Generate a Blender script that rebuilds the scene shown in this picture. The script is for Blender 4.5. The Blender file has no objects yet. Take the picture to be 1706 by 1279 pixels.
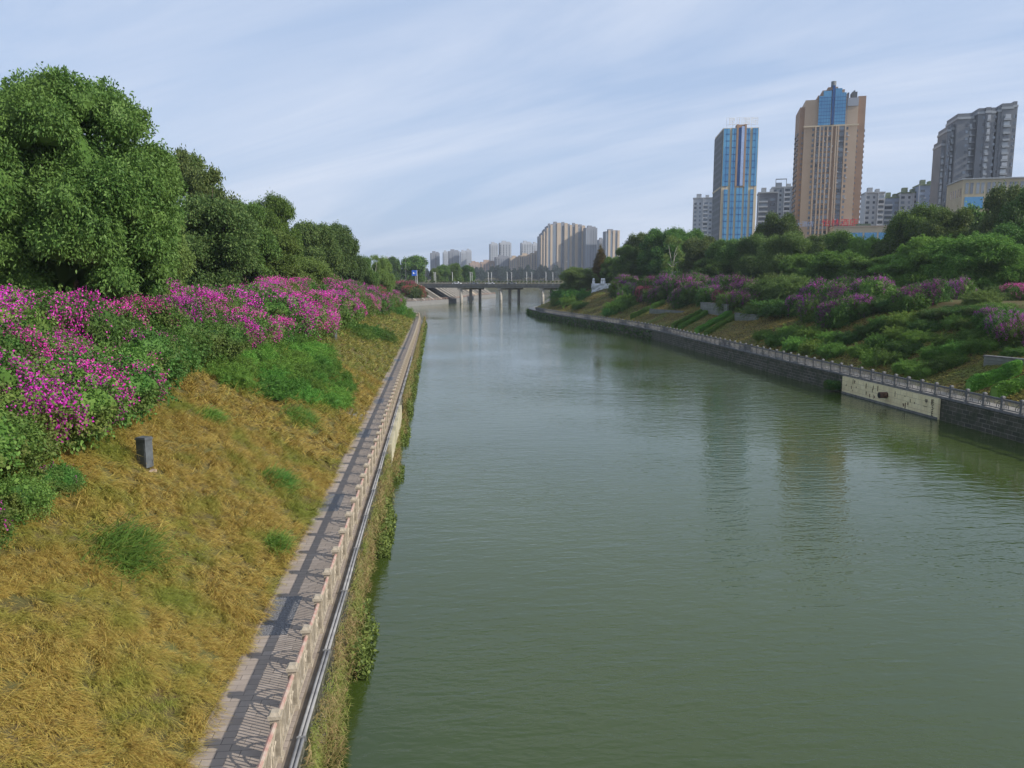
import bpy, math, random
import numpy as np
from mathutils import Vector, Matrix
R = math.radians
C = bpy.context.scene.collection
SC = bpy.context.scene
# ------------------------------------------------------------------ camera
CAMZ, F, PX0, PY0 = 12.0, 1281.0, 853.0, 639.5
PITCH, YAW = R(7.78), R(5.70)
cd = bpy.data.cameras.new('camera'); cam = bpy.data.objects.new('camera', cd); C.objects.link(cam)
cam.location = (0, 0, CAMZ); cam.rotation_euler = (R(90) - PITCH, 0, -YAW)
cd.sensor_width = 36; cd.lens = 36 * F / 1706; cd.clip_start = 0.5; cd.clip_end = 20000
SC.camera = cam
FW = Vector((math.sin(YAW) * math.cos(PITCH), math.cos(YAW) * math.cos(PITCH), -math.sin(PITCH)))
RT = Vector((math.cos(YAW), -math.sin(YAW), 0)); UP = RT.cross(FW)
# ------------------------------------------------------------------ light
SUN_EL, SUN_AZ = R(31), R(115.5)          # azimuth clockwise from +y
SC.view_settings.view_transform = 'Standard'; SC.view_settings.look = 'None'
SC.view_settings.exposure = 0.38; SC.view_settings.gamma = 1
SC.cycles.max_bounces = 7; SC.cycles.transparent_max_bounces = 8
SC.cycles.diffuse_bounces = 3; SC.cycles.glossy_bounces = 3; SC.cycles.transmission_bounces = 3; SC.cycles.volume_bounces = 0
SC.cycles.use_denoising = True
w = bpy.data.worlds.new('World'); SC.world = w; w.use_nodes = True
nt = w.node_tree; nt.nodes.clear()
def N(nt, t, **k):
    n = nt.nodes.new(t)
    for a, b in k.items(): setattr(n, a, b)
    return n
def L(nt, a, b): nt.links.new(a, b)
sky = N(nt, 'ShaderNodeTexSky', sky_type='NISHITA'); sky.sun_disc = False
sky.sun_elevation = SUN_EL; sky.sun_rotation = SUN_AZ; sky.air_density = 1.0; sky.dust_density = 2.2; sky.ozone_density = 1.6
tc = N(nt, 'ShaderNodeTexCoord'); sp = N(nt, 'ShaderNodeSeparateXYZ'); L(nt, tc.outputs['Generated'], sp.inputs[0])
# thin high cloud: project the view direction on a cloud layer, stretch and warp it
mz = N(nt, 'ShaderNodeMath', operation='MAXIMUM'); mz.inputs[1].default_value = 0.0; L(nt, sp.outputs[2], mz.inputs[0])
az = N(nt, 'ShaderNodeMath', operation='ADD'); az.inputs[1].default_value = 0.16; L(nt, mz.outputs[0], az.inputs[0])
dx = N(nt, 'ShaderNodeMath', operation='DIVIDE'); L(nt, sp.outputs[0], dx.inputs[0]); L(nt, az.outputs[0], dx.inputs[1])
dy = N(nt, 'ShaderNodeMath', operation='DIVIDE'); L(nt, sp.outputs[1], dy.inputs[0]); L(nt, az.outputs[0], dy.inputs[1])
cb = N(nt, 'ShaderNodeCombineXYZ'); L(nt, dx.outputs[0], cb.inputs[0]); L(nt, dy.outputs[0], cb.inputs[1])
mp = N(nt, 'ShaderNodeMapping', vector_type='TEXTURE'); mp.inputs['Rotation'].default_value = (0, 0, R(-45)); mp.inputs['Scale'].default_value = (2.6, 0.75, 1); mp.inputs['Location'].default_value = (0.9, 1.9, 0)
L(nt, cb.outputs[0], mp.inputs[0])
n1 = N(nt, 'ShaderNodeTexNoise'); n1.inputs['Scale'].default_value = 0.75; n1.inputs['Detail'].default_value = 7; n1.inputs['Roughness'].default_value = 0.58; n1.inputs['Distortion'].default_value = 0.9
L(nt, mp.outputs[0], n1.inputs[0])
rmp = N(nt, 'ShaderNodeValToRGB'); rmp.color_ramp.elements[0].position = 0.4; rmp.color_ramp.elements[1].position = 0.7
rmp.color_ramp.elements[1].color = (0.85, 0.85, 0.85, 1)
L(nt, n1.outputs[0], rmp.inputs[0])
veil = N(nt, 'ShaderNodeMix', data_type='RGBA'); veil.inputs[0].default_value = 0.8
veil.inputs[7].default_value = (2.6, 3.35, 4.75, 1); L(nt, sky.outputs[0], veil.inputs[6])
mx = N(nt, 'ShaderNodeMix', data_type='RGBA'); mx.inputs[7].default_value = (4.4, 4.75, 5.5, 1)
L(nt, rmp.outputs[0], mx.inputs[0]); L(nt, veil.outputs[2], mx.inputs[6])
bg = N(nt, 'ShaderNodeBackground'); bg.inputs[1].default_value = 0.135; L(nt, mx.outputs[2], bg.inputs[0])
wo = N(nt, 'ShaderNodeOutputWorld'); L(nt, bg.outputs[0], wo.inputs[0])
sd = bpy.data.lights.new('sun', 'SUN'); sd.energy = 4.8; sd.angle = R(0.9); sd.color = (1, 0.93, 0.82)
so = bpy.data.objects.new('sun', sd); C.objects.link(so)
S = Vector((math.sin(SUN_AZ) * math.cos(SUN_EL), math.cos(SUN_AZ) * math.cos(SUN_EL), math.sin(SUN_EL)))
so.rotation_euler = S.to_track_quat('Z', 'Y').to_euler(); so.location = (60, -40, 80)

# ------------------------------------------------------------------ helpers
def ray(px, py): return (RT * (px - PX0) - UP * (py - PY0) + FW * F)
def at(px, py, Y):
    d = ray(px, py); t = Y / d.y
    return Vector((d.x * t, Y, CAMZ + d.z * t))
ORD = 'first second third fourth fifth sixth seventh eighth ninth tenth eleventh twelfth thirteenth fourteenth fifteenth sixteenth seventeenth eighteenth nineteenth'.split()
TENS = {20: 'twent', 30: 'thirt', 40: 'fort', 50: 'fift', 60: 'sixt', 70: 'sevent', 80: 'eight', 90: 'ninet'}
def ordinal(n):
    if n < 20: return ORD[n - 1]
    t = n // 10 * 10; u = n % 10
    return TENS[t] + 'ieth' if u == 0 else TENS[t] + 'y-' + ORD[u - 1]
def tag(o, label=None, cat=None, group=None, kind=None):
    if label: o['label'] = label
    if cat: o['category'] = cat
    if group: o['group'] = group
    if kind: o['kind'] = kind
    return o
def empty(name, loc=(0, 0, 0), rz=0, label=None, cat=None, group=None):
    o = bpy.data.objects.new(name, None); C.objects.link(o); o.location = loc; o.rotation_euler = (0, 0, rz); o.empty_display_size = .3
    return tag(o, label, cat, group)
def mesh_np(name, V, Fq, smooth=False):
    me = bpy.data.meshes.new(name); V = np.asarray(V, dtype=np.float32); Fq = np.asarray(Fq, dtype=np.int32)
    k = Fq.shape[1]; me.vertices.add(len(V)); me.vertices.foreach_set('co', V.ravel())
    me.loops.add(Fq.size); me.loops.foreach_set('vertex_index', Fq.ravel())
    me.polygons.add(len(Fq)); me.polygons.foreach_set('loop_start', np.arange(0, Fq.size, k, dtype=np.int32))
    me.update(calc_edges=True)
    me.polygons.foreach_set('use_smooth', np.full(len(Fq), bool(smooth)))
    me.validate(); return me
def ob(name, me, m=None, parent=None, loc=None, **tg):
    o = bpy.data.objects.new(name, me); C.objects.link(o)
    if m is not None and len(me.materials) == 0: me.materials.append(m)
    if parent is not None: o.parent = parent
    if loc is not None: o.location = loc
    tag(o, **tg) if tg else None
    return o
class MB:
    """collects boxes, prisms and tubes, then becomes one mesh"""
    def __init__(s): s.v = []; s.f = []
    def box(s, x0, x1, y0, y1, z0, z1):
        b = len(s.v)
        s.v += [(x0, y0, z0), (x1, y0, z0), (x1, y1, z0), (x0, y1, z0), (x0, y0, z1), (x1, y0, z1), (x1, y1, z1), (x0, y1, z1)]
        s.f += [[b + i for i in q] for q in ((0, 3, 2, 1), (4, 5, 6, 7), (0, 1, 5, 4), (1, 2, 6, 5), (2, 3, 7, 6), (3, 0, 4, 7))]
        return s
    def prism(s, pts, z0, z1, top=None):
        b = len(s.v); n = len(pts); top = top or pts
        s.v += [(p[0], p[1], z0) for p in pts] + [(p[0], p[1], z1) for p in top]
        for i in range(n):
            j = (i + 1) % n; s.f.append([b + i, b + j, b + n + j, b + n + i])
        s.f.append([b + n + i for i in range(n)]); s.f.append([b + n - 1 - i for i in range(n)])
        return s
    def tube(s, pts, r, n=8):
        pts = [Vector(p) for p in pts]; rr = r if isinstance(r, (list, tuple)) else [r] * len(pts); b = len(s.v)
        for i, p in enumerate(pts):
            d = (pts[min(i + 1, len(pts) - 1)] - pts[max(i - 1, 0)]).normalized()
            a = d.cross(Vector((0, 0, 1)) if abs(d.z) < .9 else Vector((1, 0, 0))).normalized(); c = d.cross(a)
            for k in range(n):
                t = 2 * math.pi * k / n; s.v.append(tuple(p + (a * math.cos(t) + c * math.sin(t)) * rr[i]))
        for i in range(len(pts) - 1):
            for k in range(n):
                q = (k + 1) % n; s.f.append([b + i * n + k, b + i * n + q, b + (i + 1) * n + q, b + (i + 1) * n + k])
        s.f.append([b + n - 1 - k for k in range(n)]); e = b + (len(pts) - 1) * n; s.f.append([e + k for k in range(n)])
        return s
    def mesh(s, name, smooth=False):
        me = bpy.data.meshes.new(name); me.from_pydata(s.v, [], s.f)
        if smooth:
            for p in me.polygons: p.use_smooth = True
        me.update(); return me
    def build(s, name, m, parent=None, smooth=False, **tg): return ob(name, s.mesh(name, smooth), m, parent, **tg)

# ------------------------------------------------------------------ materials
def mat(name, col, rough=.8, var=.25, scale=1.0, metal=0, spec=.4, col2=None, bump=0, stretch=None, detail=5):
    m = bpy.data.materials.new(name); m.use_nodes = True; nt = m.node_tree; b = nt.nodes['Principled BSDF']
    b.inputs['Roughness'].default_value = rough; b.inputs['Metallic'].default_value = metal; b.inputs['Specular IOR Level'].default_value = spec
    tc = N(nt, 'ShaderNodeTexCoord'); n = N(nt, 'ShaderNodeTexNoise'); n.inputs['Scale'].default_value = scale; n.inputs['Detail'].default_value = detail
    src = tc.outputs['Object']
    if stretch:
        mp = N(nt, 'ShaderNodeMapping'); mp.inputs['Scale'].default_value = stretch; L(nt, src, mp.inputs[0]); src = mp.outputs[0]
    L(nt, src, n.inputs[0])
    r = N(nt, 'ShaderNodeValToRGB'); r.color_ramp.elements[0].position = .3; r.color_ramp.elements[1].position = .7
    c2 = col2 or tuple(min(1, c * (1 + var)) for c in col); c1 = col if col2 else tuple(c * (1 - var) for c in col)
    r.color_ramp.elements[0].color = (*c1, 1); r.color_ramp.elements[1].color = (*c2, 1)
    L(nt, n.outputs[0], r.inputs[0]); L(nt, r.outputs[0], b.inputs['Base Color'])
    if bump:
        bp = N(nt, 'ShaderNodeBump'); bp.inputs['Strength'].default_value = bump; bp.inputs['Distance'].default_value = .05
        L(nt, n.outputs[0], bp.inputs['Height']); L(nt, bp.outputs[0], b.inputs['Normal'])
    return m
def leafmat(name, cols, trans=.3, rough=.55, big=None, bigscale=.25, spec=.18):
    """leaves: colour per leaf, with a slow drift over the plant, some light passing through"""
    m = bpy.data.materials.new(name); m.use_nodes = True; nt = m.node_tree; b = nt.nodes['Principled BSDF']
    b.inputs['Roughness'].default_value = rough; b.inputs['Specular IOR Level'].default_value = spec
    g = N(nt, 'ShaderNodeNewGeometry'); r = N(nt, 'ShaderNodeValToRGB'); el = r.color_ramp.elements
    while len(el) < len(cols): el.new(.5)
    for i, c in enumerate(cols): el[i].position = i / max(1, len(cols) - 1); el[i].color = (*c, 1)
    L(nt, g.outputs['Random Per Island'], r.inputs[0]); out = r.outputs[0]
    tc = N(nt, 'ShaderNodeTexCoord'); n = N(nt, 'ShaderNodeTexNoise'); n.inputs['Scale'].default_value = bigscale; n.inputs['Detail'].default_value = 3
    L(nt, tc.outputs['Object'], n.inputs[0])
    if big:
        rr = N(nt, 'ShaderNodeValToRGB'); rr.color_ramp.elements[0].position = .48; rr.color_ramp.elements[1].position = .66
        L(nt, n.outputs[0], rr.inputs[0]); mm = N(nt, 'ShaderNodeMath', operation='MULTIPLY'); mm.inputs[1].default_value = .8
        L(nt, rr.outputs[0], mm.inputs[0])
        mx = N(nt, 'ShaderNodeMix', data_type='RGBA'); L(nt, mm.outputs[0], mx.inputs[0]); L(nt, out, mx.inputs[6]); mx.inputs[7].default_value = (*big, 1); out = mx.outputs[2]
    oi = N(nt, 'ShaderNodeObjectInfo'); h = N(nt, 'ShaderNodeHueSaturation'); L(nt, out, h.inputs['Color'])
    a = N(nt, 'ShaderNodeMapRange'); a.inputs[3].default_value = .475; a.inputs[4].default_value = .515; L(nt, oi.outputs['Random'], a.inputs[0]); L(nt, a.outputs[0], h.inputs['Hue'])
    v = N(nt, 'ShaderNodeMapRange'); v.inputs[3].default_value = .75; v.inputs[4].default_value = 1.3
    ad = N(nt, 'ShaderNodeMath', operation='FRACT'); ml = N(nt, 'ShaderNodeMath', operation='MULTIPLY'); ml.inputs[1].default_value = 7.31
    L(nt, oi.outputs['Random'], ml.inputs[0]); L(nt, ml.outputs[0], ad.inputs[0]); L(nt, ad.outputs[0], v.inputs[0]); L(nt, v.outputs[0], h.inputs['Value'])
    L(nt, h.outputs[0], b.inputs['Base Color'])
    t = N(nt, 'ShaderNodeBsdfTranslucent'); L(nt, h.outputs[0], t.inputs[0]); ms = N(nt, 'ShaderNodeMixShader'); ms.inputs[0].default_value = trans
    o = nt.nodes['Material Output']; L(nt, b.outputs[0], ms.inputs[1]); L(nt, t.outputs[0], ms.inputs[2]); L(nt, ms.outputs[0], o.inputs[0])
    return m
def brickmat(name, c1, c2, mortar, bw, bh, axes='yz', msize=.02, rough=.85, stain=None, bump=.4, offset=.5):
    m = bpy.data.materials.new(name); m.use_nodes = True; nt = m.node_tree; b = nt.nodes['Principled BSDF']; b.inputs['Roughness'].default_value = rough
    tc = N(nt, 'ShaderNodeTexCoord'); s = N(nt, 'ShaderNodeSeparateXYZ'); L(nt, tc.outputs['Object'], s.inputs[0])
    c = N(nt, 'ShaderNodeCombineXYZ'); ix = {'x': 0, 'y': 1, 'z': 2}
    L(nt, s.outputs[ix[axes[0]]], c.inputs[0]); L(nt, s.outputs[ix[axes[1]]], c.inputs[1])
    t = N(nt, 'ShaderNodeTexBrick'); t.offset = offset
    t.inputs['Scale'].default_value = 1; t.inputs['Brick Width'].default_value = bw; t.inputs['Row Height'].default_value = bh
    t.inputs['Mortar Size'].default_value = msize; t.inputs['Color1'].default_value = (*c1, 1); t.inputs['Color2'].default_value = (*c2, 1); t.inputs['Mortar'].default_value = (*mortar, 1)
    L(nt, c.outputs[0], t.inputs[0])
    n = N(nt, 'ShaderNodeTexNoise'); n.inputs['Scale'].default_value = .9; n.inputs['Detail'].default_value = 8; n.inputs['Roughness'].default_value = .65; L(nt, tc.outputs['Object'], n.inputs[0])
    r = N(nt, 'ShaderNodeValToRGB'); r.color_ramp.elements[0].position = .42; r.color_ramp.elements[1].position = .66; L(nt, n.outputs[0], r.inputs[0])
    mx = N(nt, 'ShaderNodeMix', data_type='RGBA'); L(nt, r.outputs[0], mx.inputs[0]); L(nt, t.outputs[0], mx.inputs[6]); mx.inputs[7].default_value = (*(stain or c2), 1)
    L(nt, mx.outputs[2], b.inputs['Base Color'])
    bp = N(nt, 'ShaderNodeBump'); bp.inputs['Strength'].default_value = bump; bp.inputs['Distance'].default_value = .03; bp.invert = True
    L(nt, t.outputs['Fac'], bp.inputs['Height']); L(nt, bp.outputs[0], b.inputs['Normal'])
    return m
M = {}
G1, G2, G3 = (.045, .085, .022), (.075, .125, .035), (.11, .165, .05)
M['leaf_broad'] = leafmat('leaf_broad', [(.045, .1, .022), (.085, .16, .035), (.15, .24, .06)], big=(.11, .18, .04))
M['leaf_dark'] = leafmat('leaf_dark', [(.035, .09, .018), (.065, .14, .026), (.115, .2, .038)])
M['leaf_pale'] = leafmat('leaf_pale', [(.07, .12, .03), (.11, .18, .045), (.17, .25, .06)])
M['leaf_olive'] = leafmat('leaf_olive', [(.045, .085, .025), (.08, .125, .035), (.13, .175, .055)])
M['leaf_bamboo'] = leafmat('leaf_bamboo', [(.065, .15, .025), (.115, .22, .035), (.18, .31, .055)])
M['leaf_rust'] = leafmat('leaf_rust', [(.09, .075, .02), (.14, .1, .03), (.08, .1, .03)])
M['leaf_blue'] = leafmat('leaf_blue', [(.018, .035, .025), (.025, .045, .03), (.035, .06, .035)])
M['leaf_vine'] = leafmat('leaf_vine', [(.035, .095, .02), (.07, .16, .03), (.12, .225, .05)], big=(.12, .15, .04), bigscale=.6)
M['leaf_fern'] = leafmat('leaf_fern', [(.05, .14, .022), (.09, .22, .035), (.16, .31, .055)])
M['hedge_leaf'] = leafmat('hedge_leaf', [(.06, .15, .02), (.1, .22, .03), (.14, .27, .045)])
M['petal'] = leafmat('petal', [(.58, .025, .34), (.75, .05, .48), (.6, .03, .44), (.8, .13, .55)], trans=.35)
M['petal_purple'] = leafmat('petal_purple', [(.32, .04, .32), (.48, .07, .42), (.22, .04, .24)], trans=.35)
M['petal_red'] = leafmat('petal_red', [(.5, .06, .14), (.62, .1, .22), (.45, .06, .12)], trans=.4)
M['gold_grass'] = leafmat('gold_grass', [(.21, .12, .034), (.37, .235, .058), (.52, .38, .12), (.27, .23, .045)], trans=.3, big=(.2, .25, .04), bigscale=.45, rough=.6)
M['green_gold_grass'] = leafmat('green_gold_grass', [(.2, .14, .035), (.2, .22, .05), (.42, .32, .1), (.12, .18, .035)], trans=.3, big=(.13, .2, .04), bigscale=.3, rough=.6)
M['short_grass'] = leafmat('short_grass', [(.26, .2, .045), (.4, .31, .08), (.26, .29, .055)], trans=.3, big=(.18, .26, .045), bigscale=.18)
M['weed'] = leafmat('weed', [(.34, .25, .11), (.2, .2, .06), (.42, .33, .16), (.17, .25, .05)], trans=.3, big=(.15, .25, .045), bigscale=.9)
M['bark'] = mat('bark', (.09, .07, .05), .9, .35, 3, stretch=(1, 1, .2), bump=.4)
M['pale_bark'] = mat('pale_bark', (.3, .3, .25), .9, .3, 3)
M['soil'] = mat('soil', (.075, .052, .025), .95, .4, .5, col2=(.075, .08, .028), bump=.3, spec=.1)
M['concrete'] = mat('concrete', (.3, .28, .25), .85, .3, 1.2, bump=.15)
M['bridge_grey'] = mat('bridge_grey', (.13, .13, .125), .85, .3, .8)
M['old_stone'] = mat('old_stone', (.2, .17, .125), .85, .3, 5, col2=(.4, .35, .28), bump=.4)
M['grey_stone'] = mat('grey_stone', (.1, .103, .105), .85, .35, 3, col2=(.2, .2, .2), bump=.3)
M['paving'] = brickmat('paving', (.25, .21, .175), (.32, .27, .23), (.11, .09, .075), .5, .25, 'xy', .01, .85, (.23, .19, .16), .3)
M['brown_ledge'] = mat('brown_ledge', (.12, .095, .07), .9, .35, 2, col2=(.19, .16, .13), bump=.3)
M['pebble'] = mat('pebble', (.035, .036, .042), .6, .6, 22, col2=(.22, .22, .23), bump=.8)
M['moss_wall'] = brickmat('moss_wall', (.04, .042, .032), (.1, .092, .07), (.2, .19, .155), .8, .34, 'yz', .03, .9, (.035, .045, .022), .6)
M['cream_wall'] = brickmat('cream_wall', (.8, .7, .42), (.86, .76, .48), (.36, .3, .18), .9, .45, 'yz', .014, .85, (.66, .56, .33), .2)
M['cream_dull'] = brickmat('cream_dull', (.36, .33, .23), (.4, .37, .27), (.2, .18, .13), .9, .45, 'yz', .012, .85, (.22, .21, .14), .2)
M['stone_blocks'] = brickmat('stone_blocks', (.16, .17, .16), (.22, .23, .21), (.08, .085, .075), .7, .3, 'yz', .02, .9, (.12, .14, .1), .4)
M['pipe_white'] = mat('pipe_white', (.17, .17, .18), .85, .2, 3, col2=(.28, .28, .28), spec=.2)
M['red_paint'] = mat('red_paint', (.3, .15, .125), .8, .3, 6, col2=(.36, .3, .25))
M['cabinet'] = mat('cabinet', (.075, .085, .095), .55, .25, 4)
M['plinth'] = mat('plinth', (.3, .24, .2), .9, .2, 3)
M['dark_metal'] = mat('dark_metal', (.06, .06, .065), .4, .2, 3, metal=.3)
M['rust'] = mat('rust', (.1, .05, .03), .8, .5, 6)
M['black'] = mat('black', (.012, .012, .012), .9, .1, 2)
M['white_metal'] = mat('white_metal', (.7, .71, .72), .5, .05, 2)
M['asphalt'] = mat('asphalt', (.05, .05, .052), .9, .2, 1)
M['white_rock'] = mat('white_rock', (.42, .43, .44), .8, .3, .7, col2=(.6, .61, .62), bump=.7)
M['slope_paving'] = brickmat('slope_paving', (.06, .055, .046), (.085, .078, .066), (.035, .032, .028), 6, 1.2, 'xy', .06, .9, (.05, .045, .038), .3)
M['lamp_glass'] = mat('lamp_glass', (.7, .7, .68), .3, .05, 2)

# ------------------------------------------------------------------ terrain
W0 = [(-3, -400), (-3, -100), (-3, 10), (-3, 204), (-5, 211), (-10, 216), (-42, 224), (-80, 242), (-84, 285), (-46, 316), (-12.5, 341), (0, 367), (10, 394), (17, 430), (23.5, 471), (36, 503), (44, 530), (20, 575), (-200, 660), (-1500, 760),
      (-1500, 1080), (-300, 1130), (300, 1110), (900, 1130), (1800, 1100), (1800, 760), (300, 620), (130, 560), (92, 500), (72, 430), (65, 394), (59, 345), (50, 303), (38, 283), (32.2, 270), (31.5, 250), (34, 220), (37.8, 195), (41.6, 170), (43.5, 148), (43, 120), (43, 10), (43, -100), (43, -400)]
def chaikin(P, it=2):
    for _ in range(it):
        Q = []
        for i in range(len(P)):
            a, b = np.array(P[i]), np.array(P[(i + 1) % len(P)]); Q += [tuple(.75 * a + .25 * b), tuple(.25 * a + .75 * b)]
        P = Q
    return P
W = np.array(chaikin(W0, 2))
def sdist(x, y):
    """signed distance to the water's edge, positive on land"""
    x = np.asarray(x, float).ravel(); y = np.asarray(y, float).ravel(); best = np.full(x.shape, 1e18); ins = np.zeros(x.shape, bool)
    for i in range(len(W)):
        a = W[i]; b = W[(i + 1) % len(W)]; d = b - a; l2 = d @ d
        t = np.clip(((x - a[0]) * d[0] + (y - a[1]) * d[1]) / l2, 0, 1)
        best = np.minimum(best, (x - a[0] - t * d[0]) ** 2 + (y - a[1] - t * d[1]) ** 2)
        c = ((a[1] > y) != (b[1] > y)); xi = a[0] + (y - a[1]) * d[0] / (d[1] if d[1] else 1e-9); ins ^= c & (x < xi)
    r = np.sqrt(best); return np.where(ins, -r, r)
def ground_z(x, y):
    x = np.asarray(x, float); y = np.asarray(y, float); sh = np.broadcast(x, y).shape
    x = np.broadcast_to(x, sh).ravel(); y = np.broadcast_to(y, sh).ravel(); d = sdist(x, y)
    right = (x > 20) & (y < 340); s = np.where(right, .45, .577); s = np.where(y > 560, .12, s)
    bump = .18 * np.sin(x * .9 + 1.3 * np.sin(y * .21)) * np.sin(y * .37 + x * .2) * np.clip((d - 3) / 3, 0, 1)
    z = 1.92 + np.clip(d - 2.2, 0, None) * s + bump; top = np.where(y > 900, 16 + 6 * np.sin(x * .004), np.where((x < 20) & (y < 260), 9.3, 9.2))
    z = np.minimum(z, top + .3 * np.sin(x * .05) * np.sin(y * .04))
    z = np.where(d < 1.15, -2.5, z); return z.reshape(sh)
def gz(x, y): return float(ground_z(np.array([x]), np.array([y]))[0])
def hit(px, py, lo=10, hi=420):
    """where the line of sight through a pixel meets the ground"""
    Y = np.concatenate([np.arange(lo, min(hi, 120), .4), np.arange(120, hi, 1.0)]); d = ray(px, py); t = Y / d.y
    z = CAMZ + d.z * t; g = ground_z(d.x * t, Y); k = np.argmax(z < g); return Vector((d.x * t[k], Y[k], g[k]))
def lines(*seg):
    out = []
    for a, b, s in seg: out += list(np.arange(a, b, s))
    return np.array(out)
xs = lines((-3000, -600, 200), (-600, -120, 30), (-120, -24, 4), (-24, -1, .5), (-1, 28, 1.1), (28, 66, .7), (66, 100, 2), (100, 160, 8), (160, 600, 30), (600, 3001, 150))
ys = lines((-80, 190, 2), (190, 300, .9), (300, 480, 1.1), (480, 620, 5), (620, 1200, 30), (1200, 6001, 300))
X, Yg = np.meshgrid(xs, ys); Z = ground_z(X, Yg)
nx, ny = len(xs), len(ys); idx = np.arange(nx * ny).reshape(ny, nx)
q = np.stack([idx[:-1, :-1], idx[:-1, 1:], idx[1:, 1:], idx[1:, :-1]], -1).reshape(-1, 4)
gm = mesh_np('ground', np.stack([X, Yg, Z], -1).reshape(-1, 3), q, True)
ob('ground', gm, M['soil'], kind='structure')

# water
m = bpy.data.materials.new('river_water'); m.use_nodes = True; nt = m.node_tree; b = nt.nodes['Principled BSDF']; M['water'] = m
b.inputs['IOR'].default_value = 1.46; b.inputs['Roughness'].default_value = .045; b.inputs['Specular IOR Level'].default_value = .5
tc = N(nt, 'ShaderNodeTexCoord'); n = N(nt, 'ShaderNodeTexNoise'); n.inputs['Scale'].default_value = .02; n.inputs['Detail'].default_value = 3; L(nt, tc.outputs['Object'], n.inputs[0])
r = N(nt, 'ShaderNodeValToRGB'); r.color_ramp.elements[0].color = (.03, .049, .009, 1); r.color_ramp.elements[1].color = (.043, .064, .014, 1); r.color_ramp.elements[0].position = .4; r.color_ramp.elements[1].position = .6
L(nt, n.outputs[0], r.inputs[0]); L(nt, r.outputs[0], b.inputs['Base Color'])
def wave(scale, str_, rot, detail, dist):
    mp = N(nt, 'ShaderNodeMapping'); mp.inputs['Scale'].default_value = str_; mp.inputs['Rotation'].default_value = (0, 0, R(rot)); L(nt, tc.outputs['Object'], mp.inputs[0])
    n = N(nt, 'ShaderNodeTexNoise'); n.inputs['Scale'].default_value = scale; n.inputs['Detail'].default_value = detail; n.inputs['Distortion'].default_value = dist; n.inputs['Roughness'].default_value = .5
    L(nt, mp.outputs[0], n.inputs[0]); return n.outputs[0]
w1 = wave(1.5, (.45, 1.35, 1), -6, 3, .4); w2 = wave(.5, (.5, 1.2, 1), 12, 2, .6); w3 = wave(4.5, (.6, 1.2, 1), 24, 2, .2)
a1 = N(nt, 'ShaderNodeMath', operation='MULTIPLY_ADD'); a1.inputs[1].default_value = 1.1; L(nt, w2, a1.inputs[0]); L(nt, w1, a1.inputs[2])
a2 = N(nt, 'ShaderNodeMath', operation='MULTIPLY_ADD'); a2.inputs[1].default_value = .45; L(nt, w3, a2.inputs[0]); L(nt, a1.outputs[0], a2.inputs[2])
# calmer and rougher stretches
calm = N(nt, 'ShaderNodeTexNoise'); calm.inputs['Scale'].default_value = .035; calm.inputs['Detail'].default_value = 2; L(nt, tc.outputs['Object'], calm.inputs[0])
cr = N(nt, 'ShaderNodeMapRange'); cr.inputs[1].default_value = .35; cr.inputs[2].default_value = .65; cr.inputs[3].default_value = .3; cr.inputs[4].default_value = 1.35; L(nt, calm.outputs[0], cr.inputs[0])
bp = N(nt, 'ShaderNodeBump'); bp.inputs['Distance'].default_value = .037; L(nt, cr.outputs[0], bp.inputs['Strength']); L(nt, a2.outputs[0], bp.inputs['Height']); L(nt, bp.outputs[0], b.inputs['Normal'])
wm = bpy.data.meshes.new('river'); wm.from_pydata([(-2900, -79, 0), (2900, -79, 0), (2900, 2000, 0), (-2900, 2000, 0)], [], [(0, 1, 2, 3)])
ob('river_water', wm, m, kind='structure')

# ------------------------------------------------------------------ ribbons along the banks
def arc(a, b):
    """stretch of the water's edge between the points nearest a and b, going along the polygon"""
    i = int(np.argmin(((W - a) ** 2).sum(1))); j = int(np.argmin(((W - b) ** 2).sum(1)))
    P = W[i:j + 1] if i <= j else W[j:i + 1][::-1]
    out = [P[0]]                                   # resample at 1 m
    for p, q_ in zip(P[:-1], P[1:]):
        n = max(1, int(np.linalg.norm(q_ - p) / 1.5))
        for k in range(1, n + 1): out.append(p + (q_ - p) * k / n)
    return np.array(out)
def norms(P, side):
    T = np.gradient(P, axis=0); T /= np.linalg.norm(T, axis=1)[:, None]; return np.stack([T[:, 1], -T[:, 0]], 1) * side
def ribbon(P, side, prof):
    """closed cross-section prof [(d, z)...] swept along P; d measured landward"""
    Nn = norms(P, side); k = len(prof); V = []
    for p, n_ in zip(P, Nn): V += [(p[0] + n_[0] * d, p[1] + n_[1] * d, z) for d, z in prof]
    Fc = []
    for i in range(len(P) - 1):
        for j in range(k):
            j2 = (j + 1) % k; Fc.append((i * k + j, i * k + j2, (i + 1) * k + j2, (i + 1) * k + j))
    return V, Fc
def rib_obj(name, P, side, prof, m, parent=None, **tg):
    V, Fc = ribbon(P, side, prof); return ob(name, mesh_np(name, V, Fc), m, parent, **tg)
LP = arc((-3, -20), (-80, 250))                 # near left bank, walked away from the camera: land on the left
RP = arc((65, 394), (43, -20))[::-1]            # near right bank, land on the right
FP = arc((-80, 285), (44, 530))               # far left embankment
sL = -1; sR = 1; sF = -1
if sdist(*(LP[40] + norms(LP, sL)[40]))[0] < 0: sL = 1
if sdist(*(RP[40] + norms(RP, sR)[40]))[0] < 0: sR = -1
if sdist(*(FP[40] + norms(FP, sF)[40]))[0] < 0: sF = 1
rib_obj('path', LP, sL, [(.3, 1.6), (2.22, 1.6), (2.22, 2), (.3, 2)], M['paving'], kind='structure')
rib_obj('river_wall', LP, sL, [(0, -2), (.299, -2), (.299, 1.9), (0, 1.9)], M['moss_wall'], label='mossy stone wall under the near left path, overgrown with weeds', cat='wall')
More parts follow.
